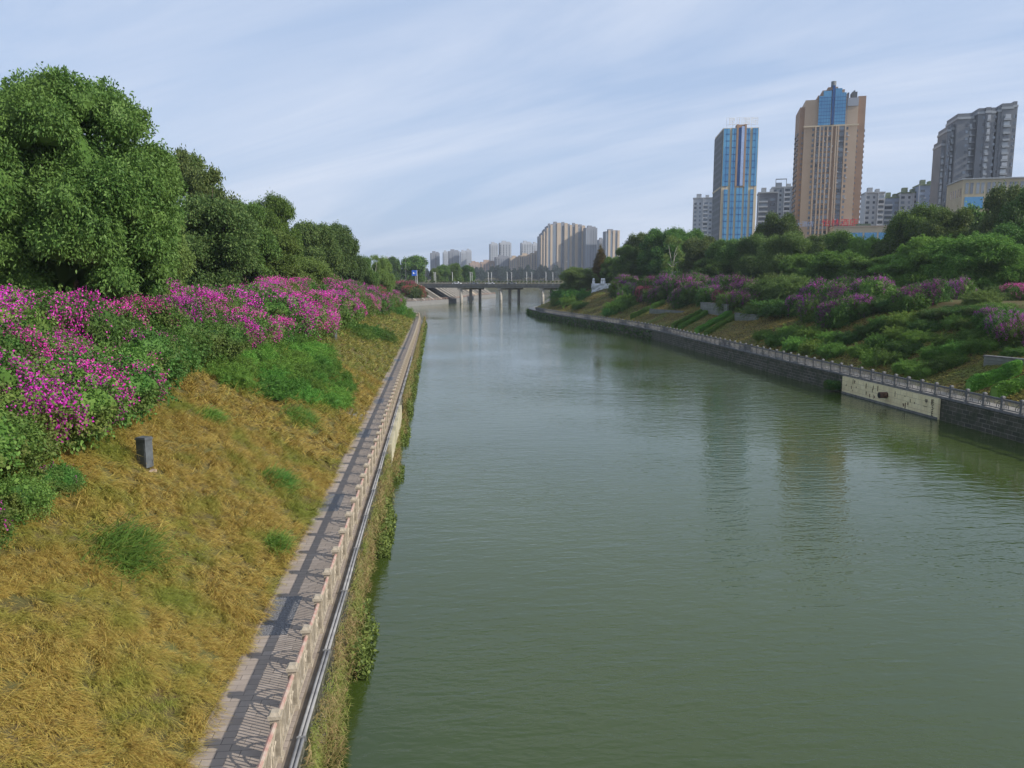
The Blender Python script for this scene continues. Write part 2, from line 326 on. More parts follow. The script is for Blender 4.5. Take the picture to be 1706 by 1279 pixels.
rib_obj('path', RP, sR, [(.35, 1.5), (2.2, 1.5), (2.2, 2), (.35, 2)], M['concrete'], kind='structure')
rw = rib_obj('river_wall', RP, sR, [(0, -2), (.35, -2), (.35, 1.84), (.12, 1.84)], M['moss_wall'], label='dark stone block wall rising from the water along the right bank', cat='wall')
rib_obj('coping', RP, sR, [(.02, 1.845), (.349, 1.845), (.349, 2.02), (.02, 2.02)], M['grey_stone'], rw)
ep = rib_obj('path', FP, sF, [(0, -2), (2.2, -2), (2.2, 2.0), (0, 2.0)], M['grey_stone'], kind='structure')
rib_obj('embankment', FP, sF, [(2.0, .5), (2.21, 2.1), (13.6, 8.95), (13.9, 9.7), (14.8, 9.7), (14.8, .5)], M['slope_paving'], kind='structure')
ribs = MB()
Nf = norms(FP, sF); acc = 0
for i in range(1, len(FP)):
    acc += np.linalg.norm(FP[i] - FP[i - 1])
    if acc > 9:
        acc = 0; p, n_ = FP[i], Nf[i]
        ribs.tube([(p[0] + n_[0] * 2.3, p[1] + n_[1] * 2.3, 2.15), (p[0] + n_[0] * 13.4, p[1] + n_[1] * 13.5, 8.95)], .28, 4)
ribs.build('embankment_ribs', M['concrete'], kind='structure')
# steps down the embankment beyond the bridge
stp = MB(); i = int(np.argmin(((FP - (27, 482)) ** 2).sum(1))); p, n_ = FP[i], Nf[i]; ang = math.atan2(n_[1], n_[0])
for k in range(30): stp.box(2 + k * .38, 2.4 + k * .38, -3, 3, 1.6 + k * .235, 2.4 + k * .235)
st = empty('stairway', (p[0], p[1], 0), ang, 'pale stairway on the paved embankment beyond the bridge', 'stairs'); stp.build('steps', M['old_stone'], st)

# ------------------------------------------------------------------ railings
def railing_meshes(stone, tall=1.1):
    pm = MB().box(-.13, .13, -.13, .13, 0, .12).box(-.1, .1, -.1, .1, .12, tall - .14).box(-.115, .115, -.02, .02, .12, tall - .16).box(-.135, .135, -.135, .135, tall - .14, tall - .06).prism([(-.11, -.11), (.11, -.11), (.11, .11), (-.11, .11)], tall - .06, tall, [(-.08, -.08), (.08, -.08), (.08, .08), (-.08, .08)]).mesh('post')
    pm.materials.append(stone); b = MB(); h = .85
    b.box(-.05, .05, .12, 1.86, .06, .14); b.box(-.035, .035, .12, 1.86, .74, .8)
    for k in range(15):
        y = .23 + k * .1086; b.box(-.014, .014, y - .012, y + .012, .14, .74)
    for y0, s in ((.12, 1), (1.86, -1)):
        for rad in (.32, .52):
            pts = [(0, y0 + s * rad * math.sin(t), .14 + (rad * 1.1) * math.cos(t) * (.62 / .57) * (.9)) for t in np.linspace(0.02, math.pi / 2, 9)]
            pts = [(x, y, min(z, .75)) for x, y, z in pts]; b.tube(pts, .026, 4)
        b.tube([(0, y0 + s * .16, .2), (0, y0 + s * .3, .33)], .022, 4)
    return pm, b.mesh('panel')
def railing(name, P, side, off, z, start, stone, m_panel, label, cat, step=1.98, maxlen=1e9, rail_mat=None, group=None):
    root = empty(name, (float(P[0][0]), float(P[0][1]), z), 0, label, cat, group)
    pm, pan = railing_meshes(stone); pan.materials.append(m_panel)
    Q = P + norms(P, side) * off; seg = np.linalg.norm(np.diff(Q, axis=0), axis=1); s = np.concatenate([[0], np.cumsum(seg)])
    ss = np.arange(start, min(s[-1], maxlen), step); xs_ = np.interp(ss, s, Q[:, 0]); ys_ = np.interp(ss, s, Q[:, 1]); o0 = root.location
    posts = MB(); rest = [[], []]; rl = []
    for k in range(len(ss)):
        a = math.atan2(-(xs_[min(k + 1, len(ss) - 1)] - xs_[max(k - 1, 0)]), ys_[min(k + 1, len(ss) - 1)] - ys_[max(k - 1, 0)])
        loc = Vector((xs_[k], ys_[k], z)) - o0
        if k < 100:
            p = ob('post', pm, None, root, loc); p.rotation_euler = (0, 0, a)
        else: rest[0].append((loc, a))
        if k < len(ss) - 1:
            a2 = math.atan2(-(xs_[k + 1] - xs_[k]), ys_[k + 1] - ys_[k])
            if k < 100:
                p = ob('panel', pan, None, root, loc); p.rotation_euler = (0, 0, a2)
            else: rest[1].append((loc, a2))
            e = Vector((xs_[k + 1], ys_[k + 1], z)) - o0; d = (e - loc).normalized() * .1
            rl.append((loc + d, e - d))
    for lst, src, nm in ((rest[0], pm, 'post'), (rest[1], pan, 'panel')):
        if lst:
            V0 = np.empty(len(src.vertices) * 3); src.vertices.foreach_get('co', V0); V0 = V0.reshape(-1, 3); fs = [list(p.vertices) for p in src.polygons]; V = []; Fc = []
            for loc, a in lst:
                c, s_ = math.cos(a), math.sin(a); b0 = len(V)
                V += [(v[0] * c - v[1] * s_ + loc.x, v[0] * s_ + v[1] * c + loc.y, v[2] + loc.z) for v in V0]; Fc += [[b0 + i for i in f] for f in fs]
            me = bpy.data.meshes.new(nm); me.from_pydata(V, [], Fc); o = ob(nm, me, src.materials[0], root); o['kind'] = 'stuff'
    hr = MB()
    for a, b_ in rl: hr.tube([a + Vector((0, 0, .85)), b_ + Vector((0, 0, .85))], .05, 8)
    hr.build('handrail', rail_mat or m_panel, root)
    return root
s0 = 13.37 - (LP[0][1])
railing('railing', LP, sL, .42, 2.0, s0 % 1.98, M['old_stone'], M['old_stone'], 'weathered stone railing with faded red handrail along the left path', 'railing', rail_mat=M['red_paint'])
railing('railing', RP, sR, .22, 2.02, 30, M['grey_stone'], M['grey_stone'], 'grey stone post and panel railing on top of the right river wall', 'railing', maxlen=278)
# simplified railing on the far embankment
fr = empty('railing', (FP[0][0], FP[0][1], 2.0), 0, 'thin reddish railing along the far embankment under the bridge', 'railing')
fm = MB(); Q = FP + Nf * .4; pm_ = MB().box(-.1, .1, -.1, .1, 0, 1.1).mesh('post'); pm_.materials.append(M['red_paint']); pts = []
for i in range(0, len(Q), 2):
    l = Vector((Q[i][0] - FP[0][0], Q[i][1] - FP[0][1], 0)); pts.append(l)
for k, l in enumerate(pts):
    if 30 < k < 130: ob('post', pm_, None, fr, l)
for a, b_ in zip(pts[:-1], pts[1:]): fm.tube([a + Vector((0, 0, .95)), b_ + Vector((0, 0, .95))], .05, 4); fm.tube([a + Vector((0, 0, .4)), b_ + Vector((0, 0, .4))], .04, 4)
fm.build('rail', M['red_paint'], fr)

# path details
for k, (px, py) in enumerate([(447, 1025), (545, 837), (600, 722), (627, 668), (643, 631), (656, 600), (665, 580)]):
    d = ray(px, py); t = (2 - CAMZ) / d.z; y = d.y * t
    wd = .85; x0 = -5.16
    o = MB().box(x0, x0 + wd, y - 1.35, y + 1.35, 2.001, 2.006).build('pebble_paving', M['pebble']); tag(o, kind='structure')
rib_obj('ledge', LP, sL, [(.02, 1.902), (.298, 1.902), (.298, 1.985), (.02, 1.97)], M['brown_ledge'], kind='structure')
kerb = rib_obj('kerb', LP, sL, [(2.225, 1.7), (2.30, 1.7), (2.30, 2.02), (2.225, 2.02)], M['brown_ledge'], kind='structure')

# twin conduit on the wall head
cr_ = empty('conduit', (-3.03, -8, 2.045), 0, 'pale twin pipe running along the top edge of the left river wall', 'pipe')
pa = MB(); pb = MB(); br = MB()
for k in range(0, 27):
    y0 = k * 4.0; y1 = y0 + 3.98
    w_ = .012 * math.sin(k * 1.7)
    pa.tube([(-.045 + w_, y0, .0), (-.045 - w_, y1, .0)], .042, 10); pb.tube([(.045 + w_, y0, .005), (.045 - w_, y1, .005)], .04, 10)
    br.box(-.1, .1, y1 - .03, y1 + .03, -.06, .048)
pa.build('pipe', M['pipe_white'], cr_, True); pb.build('pipe', M['pipe_white'], cr_, True); br.build('bracket', M['grey_stone'], cr_)
# cream outlet wall below the left path
o = MB().box(-2.99, -2.78, 47, 62, -1, 1.9).build('outlet_wall', M['cream_dull']); tag(o, 'cream rendered wall section below the left path beside the pipe end', 'wall')
# steps at the kerb
sp_ = hit(592, 690); stn = empty('stone_steps', (-5.3, 55.5, 2), 0, 'short grey stone steps at the kerb of the left path', 'steps')
for k in range(3): MB().box(-.75 - k * .35, -.4 - k * .35 + .34, -.9, .9, -.2 + k * .2, .16 + k * .22).build('step', M['grey_stone'], stn)

# boxes on the slope
def cabinet(px, py, Yh, h, wd, label):
    p = hit(px, py); r_ = empty('service_cabinet', p - Vector((0, 0, .1)), R(-20), label, 'cabinet'); r_.rotation_euler = (0, 0, R(-24))
    MB().box(-wd * .62, wd * .62, -wd * .6, wd * .6, -.4, .0).build('plinth', M['plinth'], r_)
    MB().box(-wd / 2, wd / 2, -wd * .42, wd * .42, .12, h).build('body', M['cabinet'], r_)
    MB().box(-wd * .56, wd * .56, -wd * .48, wd * .48, h, h + .05).prism([(-wd * .5, -wd * .42), (wd * .5, -wd * .42), (wd * .5, wd * .42), (-wd * .5, wd * .42)], h + .05, h + .09).build('lid', M['cabinet'], r_)
    MB().box(-wd * .4, wd * .4, -wd * .42 - .012, -wd * .42 - .002, .25, h - .12).build('door', M['cabinet'], r_)
cabinet(243, 783, 0, 1.15, .42, 'dark grey metal service cabinet standing on the golden grass slope')
cabinet(556, 566, 0, 1.3, .6, 'distant dark post-like cabinet under the magenta bushes near the far path')

# right wall details
def proj_px(v): d = v - Vector((0, 0, CAMZ)); return PX0 + F * d.dot(RT) / d.dot(FW)
def wy(px, x=42.86, z=1.0):
    lo, hi = 40, 200
    for _ in range(40):
        m_ = (lo + hi) / 2; lo, hi = (m_, hi) if proj_px(Vector((x, m_, z))) > px else (lo, m_)
    return lo
YA, YB = wy(1563), wy(1403)
cw = MB().box(42.86, 43.05, YA, YB, -1, 1.82).build('outlet_wall', M['cream_wall']); tag(cw, 'cream painted wall section with rust stains and a pipe outlet on the right bank', 'wall')
MB().box(42.84, 42.858, YA, YB, -.2, .2).build('water_stain', M['grey_stone'], cw)
rs = random.Random(3); sm = MB()
for k in range(26):
    y = rs.uniform(YA + .3, YB - .3); z = rs.uniform(.5, 1.6); a, b_ = rs.uniform(.02, .07), rs.uniform(.05, .35)
    sm.box(42.845, 42.857, y - a, y + a, z - b_, z + b_ * .5)
sm.build('rust_stain', M['rust'], cw)
op = empty('outlet_pipe', (42.86, wy(1477), 1.0), 0, 'rusty round drain pipe sticking out of the cream wall', 'pipe')
MB().tube([(0, 0, 0), (-.75, 0, 0)], .3, 16).build('pipe', M['rust'], op, True); MB().tube([(-.752, 0, 0), (-.757, 0, 0)], .25, 16).build('opening', M['black'], op)
def text(body, size, m, name, parent=None, depth=.02, **tg):
    c = bpy.data.curves.new(name, 'FONT'); c.body = body; c.size = size; c.extrude = depth; c.align_x = 'CENTER'; t = bpy.data.objects.new('tmp', c); C.objects.link(t)
    bpy.context.view_layer.update(); me = bpy.data.meshes.new_from_object(t.evaluated_get(bpy.context.evaluated_depsgraph_get())); bpy.data.objects.remove(t)
    me.name = name; me.materials.clear(); return ob(name, me, m, parent, **tg)
for body, y, z, s in (('E', 66.7, 1.22, .62), ('5', 66.7, .72, .62), ('E', 66.7, .2, .6), ('甲', 67.6, 1.2, .42), ('—', 67.7, .75, .5)):
    t = text(body, s, M['black'], 'gauge_mark', cw, .006); t.rotation_euler = (R(90), 0, R(-90)); t.location = (42.836, y - 66.7 + wy(1554), z)

# ------------------------------------------------------------------ foliage generators
def frames(D, rng):
    A = rng.normal(size=D.shape); A -= (A * D).sum(1)[:, None] * D; A /= np.linalg.norm(A, axis=1)[:, None] + 1e-9; return A
def unit(V): return V / (np.linalg.norm(V, axis=1)[:, None] + 1e-9)
def leaf_quads(P, D, ln, wd, rng):
    """diamond leaves at P pointing along D"""
    D = unit(D); A = frames(D, rng); n = len(P); l = ln * rng.uniform(.7, 1.3, (n, 1)); w_ = wd * rng.uniform(.7, 1.3, (n, 1))
    sag = np.array([[0, 0, -.12]]) * l
    V = np.stack([P, P + D * l * .45 + A * w_ * .5, P + D * l + sag, P + D * l * .45 - A * w_ * .5], 1); return V.reshape(-1, 3)
def quads(n): return np.arange(n * 4).reshape(-1, 4)
def bumps(Dv, rng, k=7, f0=2.0, f1=7.0):
    o = np.zeros(len(Dv))
    for _ in range(k):
        fr_ = unit(rng.normal(size=(1, 3)))[0] * rng.uniform(f0, f1); o += np.sin(Dv @ fr_ + rng.uniform(0, 6.28)) / k
    return o
def lobe_points(lobes, n, rng, shell=.16, under=-.55, bump=.22):
    """points and outward normals near the surface of a set of ellipsoids"""
    wts = np.array([(l[3] * l[4] + l[4] * l[5] + l[3] * l[5]) for l in lobes]); wts = wts / wts.sum(); P = []; Nn = []
    for li, l in enumerate(lobes):
        k = int(n * wts[li]) + 1; D = unit(rng.normal(size=(k * 2, 3))); D = D[D[:, 2] > under][:k]
        rad = 1 + bump * bumps(D * 1.0 + np.array(l[:3]) * .3, rng) - np.abs(rng.normal(size=len(D))) * shell
        p = D * rad[:, None] * np.array(l[3:6]) + np.array(l[:3]); keep = np.ones(len(p), bool)
        for lj, m_ in enumerate(lobes):
            if lj != li: keep &= ((((p - np.array(m_[:3])) / np.array(m_[3:6])) ** 2).sum(1) > .55)
        P.append(p[keep]); Nn.append(unit(D / np.array(l[3:6]))[keep])
    return np.concatenate(P), np.concatenate(Nn)
def cluster(P, Nn, k, ln, wd, rng, spread, droop=.25, out=.8):
    """k leaves fanned round every point"""
    Pk = np.repeat(P, k, 0) + rng.normal(size=(len(P) * k, 3)) * spread; Dk = np.repeat(Nn, k, 0) * out + rng.normal(size=(len(P) * k, 3)) * .7; Dk[:, 2] -= droop
    return leaf_quads(Pk, Dk, ln, wd, rng)
def core_mesh(lobes, rng, s=.72):
    V = []; Fc = []
    for l in lobes:
        b0 = len(V); nu, nv = 10, 6
        for j in range(nv + 1):
            for i in range(nu):
                th = math.pi * j / nv; ph = 2 * math.pi * i / nu; rr = s * (1 + .18 * math.sin(3 * ph + l[0]) * math.sin(2 * th) + rng.uniform(-.1, .1))
                V.append((l[0] + l[3] * rr * math.sin(th) * math.cos(ph), l[1] + l[4] * rr * math.sin(th) * math.sin(ph), l[2] + l[5] * rr * math.cos(th)))
        for j in range(nv):
            for i in range(nu): Fc.append((b0 + j * nu + i, b0 + (j + 1) * nu + i, b0 + (j + 1) * nu + (i + 1) % nu, b0 + j * nu + (i + 1) % nu))
    return np.array(V), np.array(Fc)
def join(parts):
    V = []; Fc = []; b0 = 0
    for v, f in parts: V.append(v); Fc.append(f + b0); b0 += len(v)
    return np.concatenate(V), np.concatenate(Fc)
def trunk_mesh(h, r, lobes, rng, lean=0, fork=.4):
    b = MB(); top = Vector((lean, 0, h * fork)); b.tube([(0, 0, -1), (0, 0, .2), (lean * .4, .05, h * fork * .5), top], [r * 1.5, r * 1.1, r * .85, r * .7], 9)
    for l in lobes:
        c = Vector(l[:3]); mid = top.lerp(c, .5) + Vector((rng.uniform(-.3, .3), rng.uniform(-.3, .3), .2)); b.tube([top - Vector((0, 0, .3)), mid, c + Vector((0, 0, l[5] * .3))], [r * .5, r * .3, r * .1], 6)
    return b.mesh('trunk', True)
def tree_proto(seed, h, rad, nl, n, k, ln, wd, lobe_r=(.3, .45), kind='round', spread=.25, droop=.25, core=.7, bottom=.25, leaf='leaf_broad', trunk_r=.22, bark='bark', main=1, sprays=90, spl=1.3):
    rng = np.random.default_rng(seed); lobes = []
    if kind == 'cone':
        for j in range(9):
            t = j / 8; rr = rad * (1 - t) ** .8 + .25; lobes.append((0, 0, h * (.12 + .84 * t), rr, rr, h * .085))
    else:
        zc = h * (bottom + 1) / 2; hz = h * (1 - bottom) / 2
        if main: lobes.append((0, 0, zc, rad * .62 * main, rad * .62 * main, hz * .74 * (1 + (main - 1) * .8)))
        for j in range(nl):
            a = j * 2.39996 + rng.uniform(-.5, .5); t = rng.uniform(-.85, .95) if j else .93
            rr = rad * rng.uniform(*lobe_r); R_ = max(0, (1 - abs(t) ** 2.2)) ** .5 * (rad - rr * .8)
            lobes.append((math.cos(a) * R_, math.sin(a) * R_, zc + t * (hz - rr * .6), rr, rr, rr * rng.uniform(.75, 1.0)))
    P, Nn = lobe_points(lobes, n, rng); parts = [(cluster(P, Nn, k, ln, wd, rng, spread, droop), None)]
    if sprays:
        i = rng.integers(0, len(P), sprays); i = i[Nn[i][:, 2] > -.2]; d = unit(Nn[i] * .8 + np.array([[0, 0, .7]]) + rng.normal(size=(len(i), 3)) * .3); Ls = rng.uniform(.5, 1, (len(i), 1)) * spl
        for t in np.linspace(.05, 1, 14):
            q_ = P[i] - Nn[i] * .2 + d * t * Ls + np.array([[0, 0, -1]]) * t * t * Ls * .55
            for _ in range(3): parts.append((leaf_quads(q_ + rng.normal(size=q_.shape) * .06, rng.normal(size=q_.shape) + d * .6 - [0, 0, .5], ln, wd, rng), None))
        parts = [(np.concatenate([p_[0] for p_ in parts]), None)]
    parts[0] = (parts[0][0], quads(len(parts[0][0]) // 4))
    if core: parts.append(core_mesh(lobes, rng, core))
    V, Fc = join(parts); fx = rad / np.percentile(np.hypot(V[:, 0], V[:, 1]), 99); fz = h / np.percentile(V[:, 2], 99.7); V[:, 2] = np.maximum(V[:, 2] * fz, .15); V[:, :2] *= fx
    lobes = [(l[0] * fx, l[1] * fx, l[2] * fz, l[3] * fx, l[4] * fx, l[5] * fz) for l in lobes]
    cm = mesh_np('crown', V, Fc); cm.materials.append(M[leaf]); tm = trunk_mesh(h, trunk_r, lobes[1:8] if kind != 'cone' else [], rng, fork=.45)
    if kind == 'cone': tm = MB().tube([(0, 0, -1), (0, 0, h * .95)], [trunk_r, .04], 8).mesh('trunk', True)
    tm.materials.append(M[bark]); return dict(h=h, r=rad, crown=cm, trunk=tm)
TP = {
    'camphor': tree_proto(101, 15, 7.6, 80, 24000, 8, .25, .11, (.17, .27), spread=.2, droop=.35, bottom=.0, leaf='leaf_broad', trunk_r=.4, sprays=420, spl=1.3, main=1.22),
    'round_a': tree_proto(2, 11, 5, 34, 9500, 7, .3, .14, (.17, .28), bottom=.04, leaf='leaf_broad'),
    'round_b': tree_proto(3, 11, 5, 38, 9500, 7, .28, .13, (.15, .26), bottom=.03, leaf='leaf_dark'),
    'round_c': tree_proto(4, 10, 5, 30, 9000, 7, .28, .14, (.17, .3), bottom=.03, leaf='leaf_olive'),
    'pale': tree_proto(5, 9, 4.6, 34, 9000, 8, .3, .1, (.16, .27), bottom=.02, leaf='leaf_pale', droop=.5),
    'bamboo': tree_proto(6, 9, 5, 42, 10000, 8, .4, .08, (.13, .25), bottom=.0, leaf='leaf_bamboo', droop=1.1, spread=.22, sprays=420, spl=2.2),
    'open': tree_proto(7, 12, 4, 44, 1900, 7, .32, .15, (.06, .13), bottom=.3, leaf='leaf_olive', core=0, spread=.28, main=0),
    'twiggy': tree_proto(8, 9, 2.6, 12, 420, 6, .25, .1, (.14, .24), bottom=.3, leaf='leaf_pale', core=0, bark='pale_bark', main=0),
    'cone': tree_proto(9, 14, 3.0, 0, 4500, 7, .35, .09, kind='cone', leaf='leaf_rust', droop=.1, spread=.2, core=.6, spl=.7),
    'far': tree_proto(10, 11, 5.5, 9, 900, 6, .9, .5, (.35, .5), bottom=.0, leaf='leaf_blue', spread=.5),
    'mid_far': tree_proto(11, 11, 5.2, 12, 2200, 6, .55, .3, (.3, .45), bottom=.0, leaf='leaf_dark', spread=.35),
}
rt = random.Random(11)
def tree(px, pyt, Y, kind, wpx, label, cat='tree', group=None, z0=None, name='tree'):
    p = at(px, pyt, Y); g = gz(p.x, Y) if z0 is None else z0; pr = TP[kind]; h = max(2.5, p.z - g)
    r_ = empty(name, (p.x, Y, g - .1), rt.uniform(0, 6.28), label, cat, group)
    sw = (wpx * Y / F) / (2 * pr['r']); r_.scale = (sw, sw, (h + .1) / pr['h'])
    ob('trunk', pr['trunk'], None, r_); ob('crown', pr['crown'], None, r_); return r_

# ------------------------------------------------------------------ trees, left bank
GL = 'trees on the left bank'
for a in [
    (100, 134, 46, 'camphor', 330, 'biggest tree, a tall broad green dome at the left edge of the photo'),
    (-10, 185, 58, 'round_a', 300, 'tree cut by the left edge of the photo, behind the biggest dome'),
    (228, 330, 62, 'pale', 150, 'green tree pressed against the right flank of the biggest dome'),
    (338, 280, 80, 'open', 105, 'thin open-crowned tree with sky showing through above the left tree line'),
    (306, 258, 86, 'open', 110, 'tallest of the thin open crowns right of the biggest dome'),
    (285, 248, 84, 'open', 100, 'sparse open crown just right of the biggest dome'),
    (350, 330, 78, 'round_c', 150, 'olive tree below the thin open-crowned one'),
    (402, 340, 96, 'round_a', 110, 'dark tree between the olive tree and the rounded treetop'),
    (412, 338, 118, 'open', 60, 'small airy treetop left of the rounded treetop'),
    (455, 328, 112, 'round_b', 84, 'rounded dark treetop standing above its neighbours on the left bank'),
    (440, 385, 100, 'round_a', 120, 'olive bushy tree under the rounded dark treetop'),
    (512, 372, 128, 'round_c', 105, 'broad brownish green tree at the middle of the left tree line'),
    (552, 374, 140, 'round_c', 88, 'tree whose crown slopes to the right end of the dark left tree line'),
    (578, 402, 160, 'round_c', 62, 'lower tree on the right flank of the sloping crown'),
    (500, 430, 112, 'pale', 110, 'yellow green shrubby tree in front of the brownish tree'),
    (600, 428, 170, 'pale', 56, 'small pale tree where the left tree line drops to the horizon'),
    (622, 424, 190, 'twiggy', 30, 'slim wispy tree left of the far dark wood'),
    (636, 430, 200, 'pale', 40, 'low pale tree above the last magenta bushes'),
    (170, 345, 60, 'round_a', 190, 'dark tree in the shade below and right of the dome'),
    (20, 330, 50, 'round_b', 190, 'dark understorey tree at the foot of the dome by the left edge')]:
    tree(*a[:5], a[5], group=GL)
# right bank
GR = 'trees on the right bank'
for a in [
    (963, 446, 250, 'pale', 68, 'rounded bright green tree at the end of the right railing'),
    (948, 470, 258, 'pale', 34, 'low bushy green tree left of the rounded one by the railing end'),
    (1001, 410, 262, 'cone', 40, 'narrow rusty conical conifer beside the white rock wall'),
    (1022, 428, 255, 'round_b', 44, 'dark tree right behind the conical conifer'),
    (1066, 390, 240, 'round_a', 62, 'leafy tree at the left end of the right tree line'),
    (1045, 410, 232, 'round_b', 50, 'dark green tree above the first purple bushes'),
    (1108, 382, 225, 'round_b', 90, 'dark bristly topped tree behind the pale bare one'),
    (1145, 383, 228, 'round_b', 80, 'dark tree below the leftmost grey apartment block'),
    (1122, 392, 195, 'twiggy', 42, 'pale almost leafless tree in front of the dark ones'),
    (1168, 396, 200, 'round_c', 80, 'greyish olive tree below the dark side of the glass tower'),
    (1214, 400, 190, 'round_a', 78, 'mid green tree in front of the glass tower base'),
    (1256, 393, 185, 'pale', 74, 'bright green tree right of the glass tower base'),
    (1298, 357, 215, 'round_b', 84, 'dark rounded treetop between the glass tower and the tan tower'),
    (1312, 390, 165, 'pale', 100, 'bright yellow green tree in the middle of the right tree line'),
    (1365, 393, 175, 'round_a', 70, 'green tree below the left half of the tan tower'),
    (1400, 386, 160, 'round_b', 70, 'dark green tree below the red rooftop letters'),
    (1440, 396, 155, 'bamboo', 80, 'feathery green clump below the low podium building'),
    (1395, 420, 140, 'bamboo', 110, 'drooping bamboo-like clump behind the magenta bush'),
    (1480, 402, 150, 'round_b', 80, 'dark tree right of the low podium building'),
    (1536, 345, 150, 'round_b', 120, 'tall dark tree under the grey tower left edge'),
    (1585, 350, 140, 'round_a', 110, 'tall green tree in front of the yellow podium'),
    (1680, 312, 130, 'round_c', 110, 'tallest tree of the right tree line below the grey tower'),
    (1725, 315, 120, 'round_a', 110, 'tree cut by the right edge of the photo'),
    (1555, 396, 125, 'bamboo', 130, 'arching bamboo clump in front of the tall dark tree'),
    (1640, 392, 110, 'bamboo', 190, 'big arching bamboo clump near the right edge of the photo'),
    (1500, 425, 128, 'bamboo', 120, 'low arching bamboo clump left of its two neighbours'),
    (1700, 372, 112, 'round_b', 120, 'dark tree behind the big bamboo clump at the right edge'),
    (1445, 430, 132, 'round_b', 90, 'low dark bushy tree behind the purple bushes'),
    (1190, 430, 190, 'round_b', 80, 'low dark tree above the pink bushes'),
    (1340, 425, 155, 'bamboo', 90, 'feathery clump left of the magenta bush crown')]:
    nm = {'bamboo': 'bamboo_clump', 'cone': 'conifer'}.get(a[3], 'tree'); tree(*a[:5], a[5], group=GR if nm == 'tree' else ('bamboo clumps on the right bank' if nm == 'bamboo_clump' else None), name=nm, cat={'bamboo_clump': 'bamboo', 'conifer': 'tree'}.get(nm, 'tree'))
# a second row behind, seen between the first
for k, (px, py, Y) in enumerate([(1085, 400, 262), (1200, 410, 240), (1240, 398, 235), (1350, 402, 225), (1425, 405, 215), (1465, 398, 205), (1510, 370, 190), (1625, 345, 180)]):
    tree(px, py, Y, 'mid_far', 80, f'dark tree behind the right tree line, {ordinal(k + 1)} from left in the back row', group='back row of trees on the right bank')
# behind the bridge, left
for k, (px, py, w_, lab) in enumerate([(655, 428, 26, 'small dark tree left of the big dome-shaped tree by the bridge end'), (690, 426, 50, 'big dark dome-shaped tree behind the blue road sign'), (724, 447, 18, 'yellow green low tree behind the left end of the bridge'),
        (738, 441, 26, 'dark tree left of the tallest one behind the bridge'), (756, 439, 34, 'tallest dark tree behind the bridge left half'), (779, 442, 26, 'dark tree at the right end of the near wood behind the bridge')]):
    tree(px, py, 450 + 6 * k, 'mid_far' if k != 2 else 'pale', w_, lab, group='near trees behind the bridge', z0=9.2)
for k in range(26):
    px = 786 + k * 8.6 + rt.uniform(-2, 2); tree(px, rt.uniform(441, 448) + (3 if k % 3 == 0 else 0), 1180 + rt.uniform(-20, 30), 'far', rt.uniform(15, 22), f'bluish far-shore tree beyond the bridge, {ordinal(k + 1)} from the left', group='far shore trees beyond the bridge')
for k in range(9):
    px = 700 + k * 11; tree(px, 447 + rt.uniform(-3, 3), 1000, 'far', rt.uniform(14, 20), f'hazy tree glimpsed behind the bridge wood on the left, {ordinal(k + 1)} from the left', group='hazy trees behind the bridge wood', z0=9)

# ------------------------------------------------------------------ bushes
def bush_proto(seed, leaf, petal, nf, rx=2.6, rz=1.7, n=2600, k=8, ln=.11, wd=.075, arch=.5, streaks=1.0, shoots=40):
    """a spilling mound: leaf clusters, arching shoots on top, flower sprays in drooping streaks"""
    rng = np.random.default_rng(seed); lobes = [(0, 0, rz * .35, rx * .85, rx * .85, rz * .8)]
    for j in range(9):
        a = j * 2.39996 + rng.uniform(-.3, .3); q_ = rng.uniform(.35, .75); r_ = rx * rng.uniform(.28, .42)
        lobes.append((math.cos(a) * rx * q_, math.sin(a) * rx * q_, rz * (.95 - q_ * .75) + rng.uniform(0, .3), r_, r_, r_ * .75))
    P, Nn = lobe_points(lobes, n, rng, shell=.1, under=-.6, bump=.2); V = cluster(P, Nn, k, ln, wd, rng, .13, .3, .6)
    S_ = []                                     # arching shoots
    for j in range(shoots):
        i = rng.integers(len(P)); p = P[i]; d = Nn[i] + np.array([0, 0, .9 if Nn[i][2] > 0 else .2]); d /= np.linalg.norm(d)
        Ls = rng.uniform(.5, 1.1) * arch * 2; t = np.linspace(0, 1, 16)[:, None]; pts = p + d * t * Ls + np.array([[0, 0, -1]]) * (t ** 2) * Ls * .45
        S_.append(np.repeat(pts, 3, 0))
    if S_:
        S_ = np.concatenate(S_); V = np.concatenate([V, leaf_quads(S_ + rng.normal(size=S_.shape) * .03, rng.normal(size=S_.shape) + [0, 0, -.2], ln, wd, rng)])
    v, f = join([(V, quads(len(V) // 4)), core_mesh(lobes, rng, .78)]); fm = mesh_np('foliage', v, f); fm.materials.append(M[leaf]); pm = None
    if nf:
        ang = np.arctan2(Nn[:, 1], Nn[:, 0]); fld = .55 * np.sin(P[:, 0] * 2.1 + seed) + .55 * np.sin(P[:, 1] * 2.3 + seed * 2.1) + .45 * np.sin(ang * 9 + seed) + .5 * np.sin(ang * 17 + P[:, 2] * 1.5 + seed) + rng.normal(size=len(P)) * .18 + 1.1 * (P[:, 2] / rz)
        o = np.argsort(-fld)[:nf]; A = P[o] + Nn[o] * .06; kk = 16
        Pk = np.repeat(A, kk, 0) + rng.normal(size=(len(A) * kk, 3)) * np.array([.085, .085, .12]); D = rng.normal(size=Pk.shape) + np.repeat(Nn[o], kk, 0) * .6
        VV = leaf_quads(Pk, D, .07, .062, rng); pm = mesh_np('flowers', VV, quads(len(VV) // 4)); pm.materials.append(M[petal])
    return dict(f=fm, p=pm)
BP = {}
for i in range(4): BP['boug%d' % i] = bush_proto(20 + i, 'leaf_vine', 'petal', [420, 640, 300, 520][i], shoots=30, n=3000)
